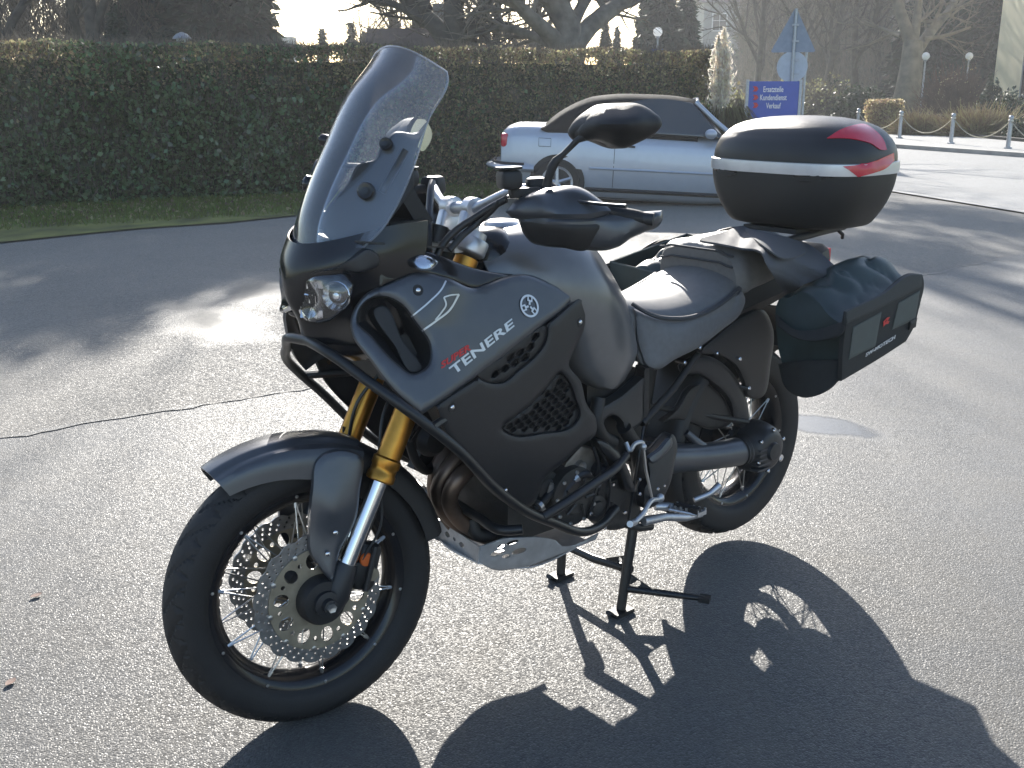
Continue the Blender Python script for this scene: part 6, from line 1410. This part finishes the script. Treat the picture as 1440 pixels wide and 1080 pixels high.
def wraprel(pts, bv, off=.003, step=5, th=.004):
    B = outline(pts, step); lo, hi = B.min(0), B.max(0); gx, gy = np.meshgrid(np.arange(lo[0], hi[0], step), np.arange(lo[1], hi[1], step)); Gp = np.stack([gx.ravel(), gy.ravel()], 1)
    Gp = Gp[inside(Gp, B)]; Gp = Gp[bdist(Gp, B) > step*.5] if len(Gp) else Gp
    P = np.concatenate([B, Gp]); n = len(B)
    vs, es, fs, *_ = delaunay_2d_cdt([Vector(p) for p in P], [(i, (i+1) % n) for i in range(n)], [], 0, 1e-4)
    vs = np.array([(v[0], v[1]) for v in vs]); fs = [tuple(f) for f in fs if inside(vs[list(f)].mean(0)[None], B)[0]]
    q = [hit(a, b, bv) for a, b in vs]; good = [i for i, z in enumerate(q) if z[0] is not None]
    for i, z in enumerate(q):
        if z[0] is None: q[i] = q[min(good, key=lambda g: abs(vs[g]-vs[i]).sum())]
    X = np.array([z[0]+z[1]*off for z in q]); Y = np.array([z[0]+z[1]*(off-th) for z in q]); m_ = len(X); ec = {}
    F = []
    for f in fs:
        a, b, c = X[f[0]], X[f[1]], X[f[2]]; F.append(f if np.cross(b-a, c-a)@(a-CPOS) < 0 else f[::-1])
    for f in F:
        for i in range(3): ec[(f[i], f[(i+1) % 3])] = 1
    return MB().add(np.concatenate([X, Y]), F+[tuple(i+m_ for i in f[::-1]) for f in F]+[(b, a, a+m_, b+m_) for (a, b) in ec if (b, a) not in ec])
r1 = wraprel([(1163, 195, 1), (1180, 184), (1200, 177), (1214, 175), (1230, 184), (1243, 200), (1246, 211, 1), (1238, 211), (1226, 203), (1210, 198), (1190, 195)], LB)
r2 = wraprel([(1185, 234, 1), (1206, 232), (1230, 226), (1249, 218), (1256, 215, 1), (1256.5, 226, 1), (1246, 236), (1228, 243), (1206, 249, 1), (1196, 241)], CB, .003)
pair('red_reflector', r1, M['red'], parent=case, both=False); pair('red_reflector', r2, M['red'], parent=case, both=False)
pair('case_latch', wraprel([(1115, 249, 1), (1157, 247, 1), (1154, 254), (1140, 255), (1120, 252)], SB, .006, 3, .012), M['black'], parent=case)
pair('case_latch', wraprel([(1005, 236, 1), (1036, 241, 1), (1032, 246), (1008, 240)], SB, .005, 3, .010), M['gloss'], parent=case)

# fabric yoke over the rack
yk = [(984, 337), (1015, 327), (1046, 318), (1062, 326), (1095, 332), (1128, 339), (1150, 352), (1168, 368), (1178, 378), (1160, 386), (1130, 398), (1106, 410), (1096, 400), (1086, 382), (1076, 366), (1072, 356), (1040, 348), (1010, 342)]
yd = [(984, 337, 1.020), (1046, 318, 1.022), (1060, 340, 1.019), (1128, 339, .985), (1178, 378, .925), (1106, 410, .868), (1072, 356, 1.005), (1100, 372, .965), (1130, 380, .935)]
def crease(p): return .0022*np.sin(p[:, 0]*.21+p[:, 1]*.13)*np.exp(-((p[:, 0]-1050)/30)**2)+.0025*np.sin(p[:, 0]*.09-p[:, 1]*.17)
yoke = relief(yk, yd, proj=UZ, step=5, bev=4, bevd=.0, thick=.006, bump=crease)
sheet = solo('saddle_strap', join(yoke, relief([(1048, 322), (1090, 330), (1128, 342), (1134, 352), (1122, 360), (1100, 362), (1080, 350)], yd, proj=UZ, push=.004, step=6, bev=4, bevd=.0, thick=.005)), M['yoke'], 'grey nylon yoke cloth joining the two soft saddlebags over the pillion seat', 'strap')

def soft_bag(name, label, side):
    t = thing(name, label, 'saddlebag', (1.63, side*.35, .62))
    f = dict(ti=U(1091, 424, -.215), tm=U(1135, 412, -.32), to=U(1192, 440, -.455), bo=U(1183, 532, -.455), bm=U(1132, 558, -.365), bi=U(1099, 520, -.255), mi=U(1090, 470, -.225))
    rear = U(1297, 388, -.455)-U(1192, 440, -.455); rear_b = U(1274, 480, -.455)-f['bo']
    secs = []
    for k in range(15):
        u = k/14; e = 1-.06*math.exp(-u*12)-.06*math.exp(-(1-u)*12); lift = .012*math.sin(PI*u)+.022*max(0, math.sin(PI*(u*1.25-.25)))
        R = [f['ti']+rear*u, f['tm']+rear*u+np.array([0, .0, lift]), f['to']+rear*u-np.array([0, -.035, .02]), f['to']+rear*u-np.array([0, 0, .035]), f['bo']*1+rear_b*u+np.array([0, 0, .02]), f['bm']+rear_b*u, f['bi']+rear_b*u, f['mi']+rear*u]
        c = np.mean(R, axis=0); secs.append([c+(r-c)*e for r in R])
    body = loft(secs, 70, 72)
    V = body.verts(); rr = np.random.default_rng(3)
    w = sum(a*np.sin(V@k+p) for a, k, p in [(rr.uniform(.6, 1), rr.normal(0, 1, 3)*q, rr.uniform(0, 6)) for q in (14, 20, 28, 38) for _ in range(3)])
    top = np.clip((V[:, 2]-.82)*9, 0, 1)*np.clip((V[:, 1]+.46)*40, 0, 1); fold = np.abs(np.sin(w*.55+V[:, 0]*9))**.7
    V = V+np.stack([0*w, .0006*w, (.022*(fold-.6)+.002*w)*top], 1)
    body.v = [V]; fx = (lambda q: q) if side < 0 else (lambda q: q.mirrored())
    b_o = mk('bag_body', fx(body), M['fabricg'], t, 60)
    def rp(nm, pts, m, push, th=.004, y=-.480, **k):
        k.setdefault('bev', 3); k.setdefault('bevd', .003)
        return mk(nm, fx(relief(pts, [y] if np.isscalar(y) else y, push=push, thick=th, **k)), M[m], t)
    rp('outer_panel', [(1188, 462, 1), (1192, 438, 1), (1240, 416), (1290, 385), (1297, 387), (1299, 394), (1293, 430), (1285, 460), (1274, 480, 1), (1240, 502), (1183, 536, 1), (1184, 500)], 'fabric', 0, .012)
    rp('top_webbing', [(1189, 438, 1), (1240, 414), (1288, 385), (1297, 386, 1), (1296, 403, 1), (1245, 430), (1190, 456, 1)], 'strap', -.004, .006)
    rp('side_patch', [(1199, 460, 1), (1240, 438, 1), (1231, 487, 1), (1193, 506, 1)], 'fabricf', -.003)
    rp('side_patch', [(1263, 426, 1), (1294, 408, 1), (1287, 449, 1), (1254, 464, 1)], 'fabricf', -.003)
    rp('front_band', [(1092, 442, 1), (1120, 464), (1150, 464), (1189, 452, 1), (1188, 464), (1150, 480), (1120, 476), (1094, 458, 1)], 'fabric', -.012, .006, y=[(1092, 442, -.225), (1120, 464, -.315), (1150, 464, -.375), (1189, 452, -.462)])
    rp('front_pocket', [(1098, 512, 1), (1130, 508), (1186, 506, 1), (1180, 534), (1150, 556), (1128, 559), (1110, 548)], 'fabric', -.01, .01, y=[(1098, 512, -.25), (1130, 508, -.34), (1186, 506, -.452), (1180, 534, -.452), (1130, 558, -.36)])
    rp('side_buckle', [(1280, 452, 1), (1290, 447, 1), (1288, 460, 1), (1279, 464, 1)], 'black', -.008, .012)
    mk('pocket_piping', fx(MB().tube(spline([U(1190, 510, -.466), U(1187, 522, -.466), U(1182, 530, -.466)], 8), .0025, 6)), M['strap'], t)
    if side < 0:
        S_ = bvh_of([b_o]+[c for c in t.children])
        mp = lambda bl, br, tr_, tl: (lambda v: np.array([U(*(quadmap(bl, br, tr_, tl)(a, b)), -.4855)+np.array([0, -.0006*c, 0]) for a, c, b in v]))
        mk('lettering', letters('SW-MOTECH', bold=.02, shear=.15).fn(mp((1217, 502), (1259, 476), (1259.5, 471), (1217.5, 497))), M['white'], t, 0)
        rb = plate([np.array([(.1, 0), (.42, .16), (.8, 0), (.95, .3), (.62, .45), (.95, .85), (.55, 1), (.05, .72), (.12, .35)]), np.array([(.32, .42), (.55, .55), (.6, .8), (.3, .65)])], 2)
        mk('logo', rb.fn(mp((1241, 460), (1251, 454), (1252, 444), (1242, 450))), M['redt'], t, 0)
    else:
        # raised rim of the open top
        pts = [f['ti']+np.array([0, 0, .02]), f['to']+np.array([0, .0, .03]), f['to']+rear+np.array([0, 0, .03]), f['ti']+rear+np.array([0, 0, .02])]
        wl = MB()
        for i in range(4):
            a, b = pts[i], pts[(i+1) % 4]; n_ = np.array([0, 0, .07]); k = np.cross(b-a, n_); k = k/np.linalg.norm(k)*.004
            wl.add([a-k-n_, b-k-n_, b-k, a-k, a+k-n_, b+k-n_, b+k, a+k], [(0, 1, 2, 3), (7, 6, 5, 4), (3, 2, 6, 7), (0, 3, 7, 4), (1, 5, 6, 2), (0, 4, 5, 1)])
        mk('bag_rim', fx(wl), M['fabricg'], t); wl2 = MB().tube(pts+[pts[0]], .005, 6); mk('rim_piping', fx(wl2), M['fabricf'], t)
    return t
soft_bag('saddlebag', 'dark green soft saddlebag with wrinkled top and red mark below the top case', -1)
soft_bag('saddlebag', 'dark green soft saddlebag with stiff open rim half hidden behind the seats', 1)
